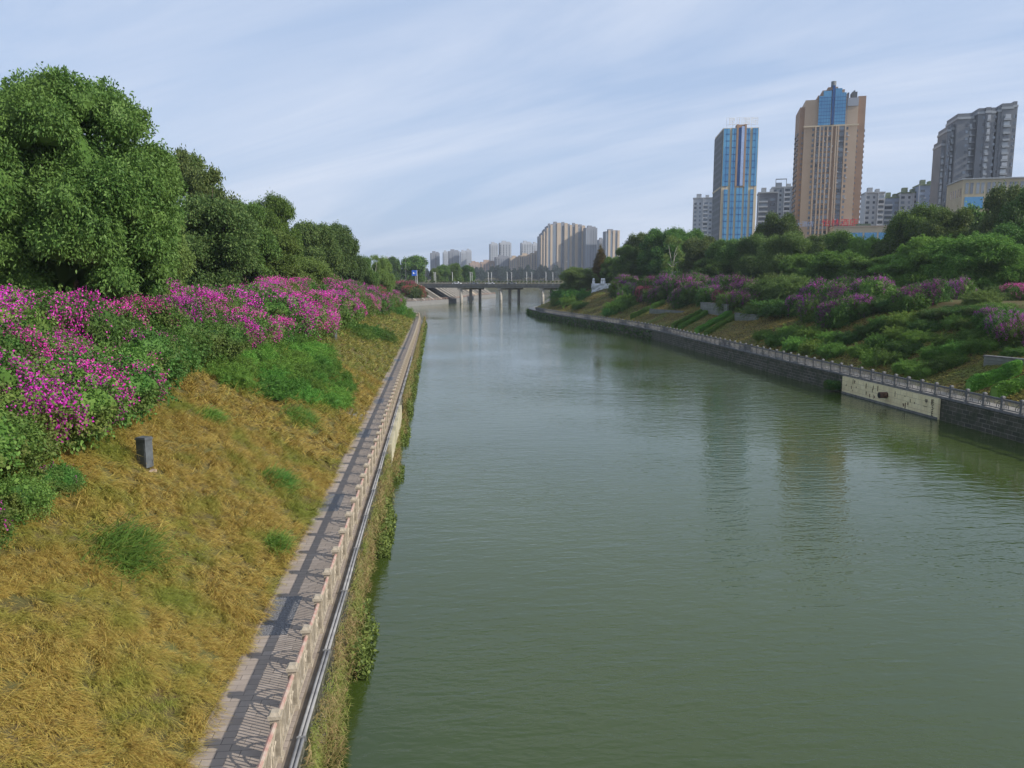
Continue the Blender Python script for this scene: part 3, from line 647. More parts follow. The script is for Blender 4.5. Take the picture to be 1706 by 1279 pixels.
for i in range(2): BP['purp%d' % i] = bush_proto(30 + i, 'leaf_dark', 'petal_purple', [430, 290][i], shoots=70, n=2200)
BP['red0'] = bush_proto(36, 'leaf_olive', 'petal_red', 700, shoots=70)
for i in range(2): BP['vine%d' % i] = bush_proto(40 + i, 'leaf_vine', 'petal', [25, 0][i], shoots=25)
for i in range(2): BP['fern%d' % i] = bush_proto(44 + i, 'leaf_fern', None, 0, rz=1.0, n=2200, ln=.3, wd=.04, arch=.7, shoots=150)
for i in range(2): BP['scrub%d' % i] = bush_proto(48 + i, ['leaf_dark', 'leaf_bamboo'][i], None, 0, rz=1.3, n=2000, ln=.2, wd=.06, arch=.8, shoots=120)
BP['brush'] = bush_proto(52, 'leaf_pale', None, 0, rz=2.2, n=2400, ln=.3, wd=.05, arch=1.1, shoots=200)
rb = random.Random(5)
def bush(x, y, kind, s, label, name='bougainvillea_bush', cat='bush', group=None, sz=None, z=None, tiltx=0):
    g = gz(x, y) if z is None else z; pr = BP[kind]; r_ = empty(name, (x, y, g - .25), rb.uniform(0, 6.28), label, cat, group); r_.scale = (s, s, sz or s)
    ob('foliage', pr['f'], None, r_)
    if pr['p']: ob('flowers', pr['p'], None, r_)
    return r_
GB = 'bougainvillea bushes spilling down the left bank'
def rows_left():
    rows = {'lowest': [], 'second': [], 'third': [], 'top': []}
    def edge(y):                                # landward distance of the hedge foot along the bank
        pts = [(10, 8.0), (24, 7.8), (30, 8.5), (42, 9.3), (50, 9.4), (70, 8.4), (78, 7.4), (95, 8.0), (120, 8.0), (140, 7.4), (165, 6.6), (190, 5.6), (215, 5)]
        return float(np.interp(y, [p[0] for p in pts], [p[1] for p in pts]))
    for nm, off, st_ in (('lowest', 2.75, 3.0), ('second', 4.7, 3.5), ('third', 7.1, 4.2), ('top', 9.7, 5.0)):
        y = 12.0 + off * .4; k = 0
        while y < 206:
            s = rb.uniform(.85, 1.15) * (1 + y / 420) * (1.22 if 68 < y < 125 and off < 6 else 1); d = edge(y) + off + rb.uniform(-.5, .4); rows[nm].append((-3 - d, y, s)); y += st_ * s * (1 + y / 260)
    return rows
RL_ = rows_left()
for nm, lst in RL_.items():
    for k, (x, y, s) in enumerate(lst):
        kind = 'boug%d' % rb.randrange(4)
        if nm == 'lowest' and y < 25: kind = 'vine0'
        elif nm == 'top' and rb.random() < .55: kind = 'vine%d' % rb.randrange(2)
        elif 33 < y < 50 and nm == 'lowest': kind = 'vine0'
        elif 72 < y < 120 and nm != 'top': kind = 'boug1' if rb.random() < .6 else 'boug3'
        elif y > 150 and rb.random() < .5: kind = 'vine0' if nm == 'lowest' else 'red0'
        lo = 'magenta flowering' if kind[:4] == 'boug' else ('pinkish red' if kind == 'red0' else 'mostly green')
        bush(x, y, kind, s, f'{lo} bush, {ordinal(k + 1)} from the near end of the {nm} left bank row', group=GB, name='bougainvillea_bush' if kind[:4] != 'vine' else 'vine_bush', sz=s * rb.uniform(.9, 1.2) * (1.0 if nm != 'top' else .85))
# near lower left: green vine spilling onto the grass
for k, (x, y, s) in enumerate([(-12.4, 13.5, .62), (-12.2, 16.5, .62), (-12.0, 19.3, .6), (-11.9, 22.0, .5), (-11.8, 24.2, .4)]):
    bush(x, y, 'vine%d' % (k % 2), s, f'small leafy green vine mound at the left grass edge, {ordinal(k + 1)} in its string', 'vine_bush', group='green vine mounds at the grass edge')
# bright fern-like growth spilling to the path
lowf = lambda y: float(np.interp(y, [45, 48, 50, 55, 63, 70, 75], [9, 8, 6, 3.6, 4.0, 6.2, 7.8])); k = 0; y = 46.5
while y < 74:
    d = lowf(y) + .75
    while d < 10.8:
        k += 1; bush(-3 - d + rb.uniform(-.3, .3), y + rb.uniform(-.5, .5), 'fern%d' % (k % 2), rb.uniform(.42, .6) * (1 if d < 7 else 1.25), f'bright green feathery creeper mound below the magenta bushes, {ordinal(k)} of its patch', 'creeper_mound', 'creeper', 'feathery creeper mounds on the left slope', sz=.42 + .06 * (d - 3) * .5); d += 1.9
    y += 2.3
for k, (px, py, s) in enumerate([(590, 552, .6), (612, 558, .65), (632, 563, .65), (600, 560, .55), (645, 566, .5), (655, 520, .9), (668, 524, .9), (660, 512, 1.0), (678, 527, .7), (645, 508, 1.1)]):
    p = hit(px, py); bush(p.x, p.y, 'scrub0' if k < 5 else 'fern1', s * 1.15, f'dark low shrub near the far end of the left path, {ordinal(k + 1)} walking away', 'low_shrub', 'shrub', 'low shrubs beside the far left path')
for k, (px, py, s) in enumerate([(688, 484, 1.5), (676, 478, 1.6), (664, 478, 1.6), (698, 489, 1.1)]):
    p = at(px, py, 300 + 8 * k); bush(p.x, p.y, 'red0', s * 1.3, f'pinkish red bush above the paved embankment by the bridge, {ordinal(k + 1)} from its group', group='red bushes by the bridge end', z=max(p.z - 1.6, 5))
# right bank bushes
def rb_(px, py, kind, s, label, name, cat='bush', group=None, sz=None):
    p = hit(px, py); bush(p.x, p.y, kind, s, label, name, cat, group, sz)
GP = 'purple bougainvillea along the right bank'
for k, (px, py, kind, s) in enumerate([(1035, 492, 'purp1', 1.5), (1052, 496, 'purp1', 1.5), (1045, 482, 'purp1', 1.6), (1078, 498, 'red0', 1.3), (1095, 502, 'purp1', 1.4), (1085, 485, 'purp1', 1.5), (1115, 488, 'purp0', 1.7), (1135, 492, 'purp0', 1.7), (1140, 508, 'purp1', 1.5), (1165, 500, 'purp1', 1.5), (1160, 484, 'purp0', 1.6), (1185, 505, 'purp1', 1.4),
        (1208, 505, 'red0', 1.1), (1205, 490, 'purp0', 1.5), (1235, 495, 'purp0', 1.6), (1222, 515, 'purp1', 1.3), (1250, 512, 'purp0', 1.3), (1245, 482, 'purp0', 1.6), (1275, 480, 'purp1', 1.4),
        (1340, 520, 'purp0', 1.2), (1365, 530, 'purp0', 1.3), (1395, 540, 'purp0', 1.3), (1372, 505, 'purp0', 1.4), (1405, 515, 'purp0', 1.4), (1430, 528, 'purp1', 1.2), (1385, 485, 'boug1', 1.3), (1420, 490, 'purp0', 1.4), (1450, 500, 'purp1', 1.3), (1520, 515, 'purp1', 1.1), (1545, 505, 'purp0', 1.1), (1590, 498, 'purp0', 1.1), (1640, 492, 'boug1', .9), (1610, 480, 'boug2', 1.0), (1690, 500, 'boug1', .9), (1680, 560, 'purp0', .9), (1700, 575, 'purp0', .9), (1655, 545, 'purp1', .8), (1570, 478, 'purp0', 1.1), (1660, 478, 'purp1', 1.0)]):
    rb_(px, py, kind, s, f'{ {"purp0": "richly purple", "purp1": "dull purple green", "red0": "pink tinted", "boug1": "bright magenta topped", "boug2": "magenta flecked"}[kind]} bush on the right bank, {ordinal(k + 1)} from the bridge end', 'bougainvillea_bush', group=GP, sz=s * 1.25)
GS = 'green scrub on the right slope'
for k, (px, py, kind, s) in enumerate([(1290, 515, 'scrub0', 1.5), (1312, 520, 'scrub0', 1.4), (1275, 520, 'scrub0', 1.3), (1300, 490, 'brush', 1.5), (1325, 495, 'brush', 1.4), (1345, 480, 'brush', 1.3), (1285, 495, 'brush', 1.4),
        (1275, 563, 'scrub1', 1.0), (1300, 572, 'scrub1', 1.2), (1330, 580, 'scrub1', 1.2), (1360, 585, 'scrub1', 1.2), (1390, 590, 'scrub1', 1.1), (1320, 560, 'scrub1', 1.2), (1350, 562, 'scrub1', 1.2), (1385, 570, 'scrub1', 1.1), (1415, 568, 'scrub0', 1.1),
        (1440, 590, 'scrub1', 1.0), (1460, 605, 'scrub1', 1.0), (1490, 600, 'scrub0', 1.1), (1510, 588, 'scrub0', 1.1), (1470, 575, 'scrub1', 1.1), (1500, 565, 'scrub1', 1.1), (1450, 555, 'scrub0', 1.1), (1480, 545, 'scrub0', 1.2), (1510, 540, 'scrub1', 1.2), (1545, 552, 'scrub0', 1.1), (1530, 570, 'scrub1', 1.0),
        (1515, 618, 'scrub1', .9), (1540, 622, 'scrub1', .9), (1565, 615, 'scrub0', .9), (1590, 608, 'scrub1', .9), (1560, 595, 'scrub1', 1.0), (1600, 590, 'scrub1', 1.0), (1630, 585, 'scrub1', .9), (1580, 575, 'scrub1', 1.0), (1625, 565, 'scrub0', .9), (1600, 545, 'scrub1', 1.0), (1660, 578, 'scrub1', .8), (1695, 592, 'scrub0', .7),
        (1560, 530, 'vine1', 1.0), (1600, 525, 'vine1', 1.0), (1640, 525, 'vine1', 1.0), (1685, 530, 'vine1', .9), (1500, 515, 'vine1', 1.1), (1470, 510, 'scrub0', 1.3), (1480, 490, 'scrub1', 1.4), (1520, 485, 'scrub1', 1.2), (1550, 470, 'scrub1', 1.2), (1660, 500, 'brush', .8), (1635, 508, 'brush', .7), (1705, 545, 'vine1', .8), (1500, 470, 'scrub0', 1.4), (1450, 475, 'scrub0', 1.4), (1620, 545, 'scrub0', .9), (1660, 520, 'vine1', .9)]):
    rb_(px, py, kind, s * (.68 if kind[:5] == 'scrub' and py > 535 else 1), f'{ {"scrub0": "dark green scrubby", "scrub1": "mid green trailing", "brush": "yellow green grassy", "vine1": "leafy creeper"}[kind]} mound on the right slope, {ordinal(k + 1)} going from far to near', 'scrub_mound', 'shrub', GS, sz=s * (.62 if kind != 'brush' else .8))
for k, (px, py, s) in enumerate([(930, 508, .9), (950, 507, 1.0), (966, 513, .8), (1040, 512, 1.0), (1052, 507, 1.1), (1030, 518, 1.0), (1020, 523, .8), (940, 498, 1.4), (960, 500, 1.5)]):
    rb_(px, py, 'fern1' if k > 3 else 'scrub1', s * 1.2, f'small shrub below the white rock wall near the railing end, {ordinal(k + 1)} of its cluster', 'low_shrub', 'shrub', 'shrubs near the right railing end')
o = bush(42.5, wy(1394), 'vine1', .42, 'leafy green creeper hanging on the stone wall left of the cream section', 'wall_creeper', 'creeper', z=.6)

# clipped hedges running up the right slope
def hedge(pa, pb, wd, ht, label, seed):
    A = hit(*pa); B = hit(*pb); d = B - A; Lh = d.length; rng = np.random.default_rng(seed); n = int(Lh * 500); ux = np.array(d / Lh)
    lat = np.array([ux[1], -ux[0], 0]); lat /= np.linalg.norm(lat); t = rng.uniform(0, 1, n); a = rng.uniform(0, math.pi, n)
    prof_x = np.clip(np.cos(a) * 1.25, -1, 1) * wd / 2; prof_z = np.clip(np.sin(a) * 1.25, 0, 1) * ht
    wob = 1 + .08 * np.sin(t * Lh * 2.1) + .05 * np.sin(t * Lh * 5 + a * 2); P = np.array(A)[None] + ux[None] * (t * Lh)[:, None] + lat[None] * (prof_x * wob)[:, None] + np.array([[0, 0, 1]]) * (prof_z * wob)[:, None]
    Nn = unit(lat[None] * np.cos(a)[:, None] + np.array([[0, 0, 1]]) * np.sin(a)[:, None]); V = cluster(P - Nn * .05, Nn, 3, .14, .07, rng, .05, 0, .6)
    cz = []; cf = []
    for k in range(2):
        e = np.array(A) + ux * (Lh * k); cz += [e - lat * wd * .42 - [0, 0, .2], e + lat * wd * .42 - [0, 0, .2], e + lat * wd * .4 + [0, 0, ht * .88], e - lat * wd * .4 + [0, 0, ht * .88]]
    cf = [(0, 1, 5, 4), (1, 2, 6, 5), (2, 3, 7, 6), (3, 0, 4, 7), (0, 3, 2, 1), (4, 5, 6, 7)]
    v, f = join([(V, quads(len(V) // 4)), (np.array(cz), np.array(cf))]); v = v - np.array(A)
    r_ = ob('clipped_hedge', mesh_np('clipped_hedge', v, f), M['hedge_leaf'], None, A, label=label, cat='hedge', group='clipped hedges on the right slope')
for k, (a_, b_, wd, ht, lab) in enumerate([((1120, 549), (1168, 524), 1.3, .9, 'clipped hedge strip, left one of the middle pair on the right slope'), ((1132, 551), (1176, 526), 1.2, .8, 'clipped hedge strip, right one of the left pair in mid slope'),
        ((1160, 557), (1216, 527), 1.3, .9, 'clipped hedge strip, left one of the longest pair on the right slope'), ((1176, 560), (1226, 531), 1.2, .8, 'clipped hedge strip, nearest of the longest pair on the right slope'),
        ((1012, 523), (1044, 506), 1.5, 1.0, 'clipped hedge strip farthest away, left of the others on the right slope'), ((1050, 533), (1082, 518), 1.4, 1.0, 'clipped hedge strip between the far green mound and the middle pair'),
        ((1226, 522), (1250, 512), 1.8, 1.1, 'short clipped hedge block above the longest hedge pair'), ((1612, 655), (1698, 620), 1.3, .95, 'clipped hedge strip, left one of the pair by the right photo edge'), ((1655, 668), (1740, 634), 1.3, .95, 'clipped hedge strip, lower one of the pair by the right photo edge'), ((1085, 516), (1106, 506), 1.6, 1.0, 'short dark clipped hedge above the small stone wall')]):
    hedge(a_, b_, wd, ht, lab, 60 + k)
# stone terrace walls on the right slope
for a_, b_, h_, lab in [((1083, 522), (1140, 521), .9, 'low grey stone terrace wall left of the hedge pair'), ((1168, 522), (1212, 526), 2.1, 'taller grey stone terrace wall between the two hedge pairs'), ((1225, 535), (1262, 533), 1.2, 'low stepped stone terrace wall right of the longest hedges'), ((1640, 612), (1730, 606), .9, 'pale low stone terrace wall near the right photo edge')]:
    A = hit(*a_); B = hit(*b_); d = B - A; ang = math.atan2(d.y, d.x); l = Vector((d.x, d.y)).length; r_ = empty('terrace_wall', (A.x, A.y, min(A.z, B.z)), ang, lab, 'wall')
    MB().box(0, l, -.18, .18, -.8, h_).build('masonry', M['stone_blocks'], r_); MB().box(-.05, l + .05, -.24, .24, h_ + .002, h_ + .12).build('coping', M['grey_stone'], r_)
# white rock wall with ball finials
A = at(985, 505, 236); B = at(1019, 500, 228); d = B - A; wl = Vector((d.x, d.y)).length; wr = empty('rock_wall', (A.x, A.y, A.z - .8), math.atan2(d.y, d.x), 'white sculpted rock wall with round finials beyond the right railing', 'wall')
rr_ = random.Random(8); v = []; f = []; nu, nv = 14, 12
for j in range(nv):
    for i_ in range(nu): v.append((wl * i_ / (nu - 1), rr_.uniform(-.25, .25) - .3 * (1 - j / nv), 6.9 * j / (nv - 1)))
b0 = len(v); v += [(x, 1.2, z) for x, y, z in v]
for j in range(nv - 1):
    for i_ in range(nu - 1): a = j * nu + i_; f.append((a, a + 1, a + nu + 1, a + nu)); f.append((b0 + a, b0 + a + nu, b0 + a + nu + 1, b0 + a + 1))
for i_ in range(nu - 1): a = (nv - 1) * nu + i_; f.append((a, a + 1, b0 + a + 1, b0 + a))
for j in range(nv - 1): f.append((j * nu, (j + 1) * nu, b0 + (j + 1) * nu, b0 + j * nu)); f.append((j * nu + nu - 1, b0 + j * nu + nu - 1, b0 + (j + 1) * nu + nu - 1, (j + 1) * nu + nu - 1))
me = bpy.data.meshes.new('rock_face'); me.from_pydata(v, [], f); ob('rock_face', me, M['white_rock'], wr)
for x, z in ((.3, 6.9), (wl * .45, 6.9), (wl * .55, 6.9)):
    MB().box(x - .3, x + .3, .3, .9, z, z + .9).build('pillar', M['white_metal'], wr)
    MB().tube([(x, .6, z + .9), (x, .6, z + 1.0), (x, .6, z + 1.25), (x, .6, z + 1.5), (x, .6, z + 1.6)], [.1, .3, .38, .3, .05], 10).build('finial', M['white_metal'], wr, True)

# ------------------------------------------------------------------ grass
def blades(P, D, up, ln, wd, rng, bend):
    """curved two-segment blades rooted at P leaning along D"""
    n = len(P); A = unit(np.cross(D, up)); l = ln * rng.uniform(.6, 1.3, (n, 1)); w_ = wd * rng.uniform(.6, 1.3, (n, 1))
    m_ = P + up * l * (.5 * (1 - bend)) + D * l * .4; t = m_ + D * l * .5 + up * l * (.12 - .45 * bend)
    V = np.stack([P - A * w_ * .5, P + A * w_ * .5, m_ + A * w_ * .45, m_ - A * w_ * .45, t + A * w_ * .08, t - A * w_ * .08], 1).reshape(-1, 3); b_ = np.arange(n)[:, None] * 6
    return V, np.concatenate([b_ + [[0, 1, 2, 3]], b_ + [[3, 2, 4, 5]]], 0)
def edge_d(y): return np.interp(y, [10, 33, 52, 70, 95, 140, 190, 215], [9.8, 10.3, 11, 9.8, 9.8, 9, 7.5, 6])
rng = np.random.default_rng(77); parts = []
for y0, y1, dens, per, ln, wd in ((9, 22, 32, 46, .34, .010), (22, 40, 22, 30, .4, .015), (40, 75, 10, 18, .5, .03), (75, 130, 5, 10, .55, .06), (130, 212, 3.2, 7, .6, .1)):
    nt_ = int((y1 - y0) * 8.5 * dens); y = rng.uniform(y0, y1, nt_); d = 2.25 + rng.uniform(0, 1, nt_) * (edge_d(y) - 2.0); x = -3 - d
    z = ground_z(x, y); wave_ = .5 * np.sin(y * 1.1 + 1.7 * np.sin(d * .9) + d * .6) + .3 * np.sin(y * 3.1 + d * 2.3) + .25 * np.sin(d * 3.7 - y * 1.9)
    ang = .25 + .55 * wave_ + rng.normal(size=nt_) * .3     # lean mostly downslope, combed in waves
    D0 = np.stack([np.cos(ang), -np.sin(ang), -.45 * np.cos(ang)], 1)
    P = np.repeat(np.stack([x, y, z], 1), per, 0) + rng.normal(size=(nt_ * per, 3)) * np.array([.06, .06, .0]); a2 = rng.normal(size=(nt_ * per, 3)) * .42
    D = unit(np.repeat(D0, per, 0) + a2); up = unit(np.tile([.45, 0, .9], (len(P), 1))); hgt = np.repeat((1 + .4 * wave_) * rng.uniform(.55, 1.5, nt_), per)[:, None]
    P[:, 2] = ground_z(P[:, 0], P[:, 1]) - .02; keep = P[:, 0] < -5.28; P, D, up, hgt = P[keep], D[keep], up[keep], hgt[keep]
    v, f = blades(P, D, up, ln * hgt, wd, rng, rng.uniform(.1, .75, (len(P), 1))); parts.append((v, f))
v, f = join(parts[:3]); ob('golden_grass', mesh_np('golden_grass', v, f), M['gold_grass'], kind='stuff'); v, f = join(parts[3:]); ob('green_gold_grass', mesh_np('green_gold_grass', v, f), M['green_gold_grass'], kind='stuff')
# right slope
parts = []
for y0, y1, dens in ((50, 110, 7), (110, 180, 5), (180, 275, 3.2)):
    n = int((y1 - y0) * 15 * dens * 9); y = rng.uniform(y0, y1, n); bx = np.interp(y, W[np.argsort(W[:, 1])][:, 1], W[np.argsort(W[:, 1])][:, 0])
    RPs = RP[np.argsort(RP[:, 1])]; bx = np.interp(y, RPs[:, 1], RPs[:, 0]); x = bx + 2.3 + rng.uniform(0, 1, n) * 14; z = ground_z(x, y)
    ang = math.pi + rng.normal(size=n) * .7 + .5 * np.sin(y * .7 + x); D = np.stack([np.cos(ang), np.sin(ang), .4 * np.cos(ang)], 1); up = unit(np.tile([-.4, 0, .9], (n, 1)))
    v, f = blades(np.stack([x, y, z - .02], 1), unit(D), up, (.38 + .1 * np.sin(y * .9))[:, None], (.07 + .0004 * y)[:, None], rng, rng.uniform(.2, .8, (n, 1))); parts.append((v, f))
v, f = join(parts); ob('slope_grass', mesh_np('slope_grass', v, f), M['short_grass'], kind='stuff')
# weeds on the face of the left wall
parts = []; n = 52000; y = 9 + 200 * rng.uniform(0, 1, n) ** 1.7; thick = .12 + .34 * (.5 + .5 * np.sin(y * .8 + np.sin(y * .31) * 2)) + .12 * np.sin(y * 2.9); z = rng.uniform(-.05, 1.95, n)
z = np.where((y > 45) & (y < 67), z * .35, z)
x = -2.95 + thick * (1.15 - .45 * z / 2) * rng.uniform(0, 1, n); D = np.stack([rng.uniform(.1, .9, n), rng.normal(size=n) * .6, rng.normal(size=n) * .6 - .5 * (z > 1)], 1)
v, f = blades(np.stack([x, y, z], 1), unit(D), np.tile([0.3, 0, .95], (n, 1)), .28, .012 + (.0005 * y)[:, None], rng, rng.uniform(0, 1, (n, 1))); parts.append((v, f))
nl = 42000; y = 9 + 195 * rng.uniform(0, 1, nl) ** 1.6; gm_ = np.sin(y * .55 + 1) + .6 * np.sin(y * 1.37) > .0; y = y[gm_]; nl = len(y); z = rng.uniform(0, 1, nl) ** 1.8 * 1.1; z = np.where((y > 45) & (y < 67), z * .2, z); x = -2.9 + rng.uniform(.1, .75, nl) * (1.1 - z * .35)
V = leaf_quads(np.stack([x, y, z], 1), rng.normal(size=(nl, 3)), (.11 + .0009 * y)[:, None], (.07 + .0006 * y)[:, None], rng)
ob('wall_weeds', mesh_np('wall_weeds', *join(parts)), M['weed'], kind='stuff'); ob('wall_leaves', mesh_np('wall_leaves', V, quads(len(V) // 4)), M['leaf_pale'], kind='stuff')
# weeds on the right wall toward the far end
n = 9000; i = rng.integers(0, len(RP), n); i = np.array([k for k in i if 150 < RP[k][1] < 285]); Nr = norms(RP, sR); n = len(i); off = rng.uniform(-.5, .1, n); z = rng.uniform(0, 1.7, n)
P = np.stack([RP[i, 0] + Nr[i, 0] * off + rng.normal(size=n) * .3, RP[i, 1] + Nr[i, 1] * off + rng.normal(size=n) * .6, z], 1); V = leaf_quads(P, rng.normal(size=(n, 3)), .45, .25, rng)
ob('wall_leaves', mesh_np('wall_leaves', V, quads(len(V) // 4)), M['leaf_dark'], kind='stuff')
# dark green tufts in the golden grass
def tuft(px, py, rx, n, label, seed):
    p = hit(px, py); rg = np.random.default_rng(seed); P = np.stack([p.x + rg.normal(size=n) * rx * .5, p.y + rg.normal(size=n) * rx * .9, np.zeros(n)], 1); P[:, 2] = ground_z(P[:, 0], P[:, 1])
    D = unit(np.stack([rg.uniform(0, 1, n), rg.normal(size=n) * .6, rg.uniform(-.5, .2, n)], 1)); v, f = blades(P, D, np.tile([.3, 0, .95], (n, 1)), .62, .022, rg, rg.uniform(0, .5, (n, 1)))
    o_ = np.array([p.x, p.y, p.z]); ob('grass_tuft', mesh_np('grass_tuft', v - o_, f), M['leaf_fern'], None, p, label=label, cat='grass tuft', group='green tufts in the golden grass')
tuft(208, 922, .75, 2600, 'long dark green grass tuft below the vine in the golden slope', 1); tuft(462, 806, .55, 1200, 'flat green patch on the golden slope right of the cabinet', 2); tuft(456, 916, .35, 700, 'small green weed tuft near the path edge', 3)
tuft(500, 700, .9, 1800, 'green grassy patch below the feathery creeper', 4); tuft(350, 700, .5, 700, 'faint green tuft at the foot of the magenta bushes', 5)

# ------------------------------------------------------------------ bridge
A = at(690, 474.5, 388); B = at(985, 474.5, 366); A.z = B.z = 9.35; ax = (B - A); ax.z = 0; Lb = ax.length; ang = math.atan2(ax.y, ax.x)
bd = empty('road_bridge', A, ang, 'grey concrete road bridge on triple columns crossing the river far away', 'bridge')
sk = .62; dw = 15.0
def sp2(x, y): return (x + y * sk, y)
MB().prism([sp2(-30, 0), sp2(Lb + 40, 0), sp2(Lb + 40, dw), sp2(-30, dw)], -.35, 0).build('deck', M['asphalt'], bd)
MB().prism([sp2(-30, .05), sp2(Lb + 40, .05), sp2(Lb + 40, dw - .05), sp2(-30, dw - .05)], -1.7, -.36).build('girder', M['bridge_grey'], bd)
MB().prism([sp2(-30, -.25), sp2(Lb + 40, -.25), sp2(Lb + 40, -.002), sp2(-30, -.002)], -.6, .25).build('edge_beam', M['bridge_grey'], bd)
MB().prism([sp2(-30, dw + .002), sp2(Lb + 40, dw + .002), sp2(Lb + 40, dw + .3), sp2(-30, dw + .3)], -.6, .25).build('edge_beam', M['bridge_grey'], bd)
for pxp in (764, 828.5, 895):
    u = (at(pxp, 480, 385).x - A.x) / math.cos(ang)
    MB().prism([sp2(u - .9, .3), sp2(u + .9, .3), sp2(u + .9, dw - .3), sp2(u - .9, dw - .3)], -2.6, -1.71).build('pier_cap', M['concrete'], bd)
    for v_ in (1.4, 7.2, 13.0):
        x_, y_ = sp2(u, v_); MB().tube([(x_, y_, -12), (x_, y_, -2.61)], .74, 14).build('pier_column', M['concrete'], bd, True)
rl_ = MB(); u = -28
while u < Lb + 38:
    rl_.box(u - .05, u + .05, -.2, -.1, .25, 1.15); u += 1.6
rl_.box(-30, Lb + 40, -.19, -.11, 1.15, 1.22); rl_.box(-30, Lb + 40, -.18, -.12, .65, .7); rl_.build('guard_rail', M['grey_stone'], bd)
pl = MB(); fl_v = []
rg = np.random.default_rng(4); pmesh = MB().box(-.5, .5, -.55, -.24, .75, 1.1).mesh('planter'); pmesh.materials.append(M['concrete'])
V = leaf_quads(np.stack([rg.uniform(-.6, .6, 90), rg.uniform(-.6, -.1, 90), rg.uniform(.95, 1.5, 90)], 1), rg.normal(size=(90, 3)) + [0, 0, .5], .4, .25, rg); fmesh = mesh_np('planting', V, quads(90)); fmesh.materials.append(M['leaf_olive'])
for k in range(46):
    p = ob('planter', pmesh, None, bd, (-5 + k * 1.9, 0, 0)); ob('planting', fmesh, None, p)
def lamp(px, Y, hgt, label):
    p = at(px, 473, Y); r_ = empty('street_lamp', (p.x, Y, 9.3), 0, label, 'street lamp', 'street lamps on the bridge')
    MB().tube([(0, 0, 0), (0, 0, hgt)], [.1, .06], 8).build('pole', M['white_metal'], r_, True); MB().box(-.5, .08, -.08, .08, hgt, hgt + .1).build('lamp_head', M['lamp_glass'], r_)
for k, (px, Y) in enumerate([(723.5, 399), (726, 401), (754, 392), (783.5, 385.5), (786.5, 399), (813.5, 384), (819, 398), (845, 381.5), (852.5, 396), (877.5, 379), (886, 394), (909.5, 376.5), (921, 391.5)]):
    lamp(px, Y, 6.0, f'slim white street lamp on the bridge, {ordinal(k + 1)} from the left end')
for k, (px, t_) in enumerate([(675.5, 428), (708.5, 432), (944, 436)]):
    p = at(px, t_, 400); r_ = empty('lamp_mast', (p.x, 400, 9.2), 0, ['tall thin grey mast left of the blue road sign', 'tall thin grey mast right of the blue road sign', 'tall thin mast at the right end of the bridge'][k], 'mast')
    MB().tube([(0, 0, 0), (0, 0, p.z - 9.2)], [.14, .07], 6).build('pole', M['grey_stone'], r_); MB().box(-.4, .4, -.08, .08, p.z - 9.2, p.z - 9.05).build('lamp_head', M['lamp_glass'], r_)
# blue sign
M['sign_blue'] = mat('sign_blue', (.02, .11, .5), .4, .05, 2); p = at(690.5, 454.5, 382); sg = empty('road_sign', (p.x, 382, 9.2), R(-6), 'blue road sign with a white arrow at the left end of the bridge', 'sign'); zc = p.z - 9.2
MB().tube([(1.2, .1, 0), (1.2, .1, zc + 1.4)], .1, 8).build('post', M['white_metal'], sg); MB().tube([(.35, .1, 0), (.35, .1, zc - 1.3)], .06, 8).build('post', M['white_metal'], sg); MB().box(-1.3, 1.2, -.06, .0, zc - 1.35, zc + 1.35).build('sign_board', M['sign_blue'], sg)
MB().box(-.7, -.2, -.075, -.062, zc - .5, zc + .4).prism([(-.1, -.075), (.35, -.075), (.35, -.062), (-.1, -.062)], zc - .4, zc - .2).build('arrow', M['white_metal'], sg)
# cars on the bridge
M['car_white'] = mat('car_white', (.75, .76, .77), .25, .03, 1); M['car_grey'] = mat('car_grey', (.2, .22, .25), .25, .03, 1); M['glass_dark'] = mat('glass_dark', (.02, .025, .03), .1, .1, 1); M['tyre'] = mat('tyre', (.02, .02, .02), .8, .1, 1)
def car(px, Y, paint, label):
    p = at(px, 470, Y); r_ = empty('car', (p.x, Y, 9.36), ang, label, 'car', 'cars crossing the bridge')
    b_ = MB().prism([(-2.2, -.85), (2.2, -.85), (2.2, .85), (-2.2, .85)], .3, .85).prism([(-1.5, -.8), (1.2, -.8), (1.2, .8), (-1.5, .8)], .851, 1.45, [(-1.1, -.65), (.6, -.65), (.6, .65), (-1.1, .65)]); b_.build('body', paint, r_)
    MB().prism([(-1.42, -.82), (1.1, -.82), (1.1, -.79), (-1.42, -.79)], .88, 1.36, [(-1.1, -.72), (.6, -.72), (.6, -.69), (-1.1, -.69)]).build('side_window', M['glass_dark'], r_)
    for x_ in (-1.35, 1.35):
        for y_ in (-.86, .62): MB().tube([(x_, y_, .32), (x_, y_ + .22, .32)], .32, 12).build('wheel', M['tyre'], r_)
car(761, 392, M['car_white'], 'white car on the bridge above the left pier'); car(816, 386, M['car_white'], 'white car on the bridge above the middle pier'); car(853, 384, M['car_grey'], 'grey car on the bridge between middle and right piers'); car(789, 389, M['car_grey'], 'grey car on the bridge between left and middle piers')

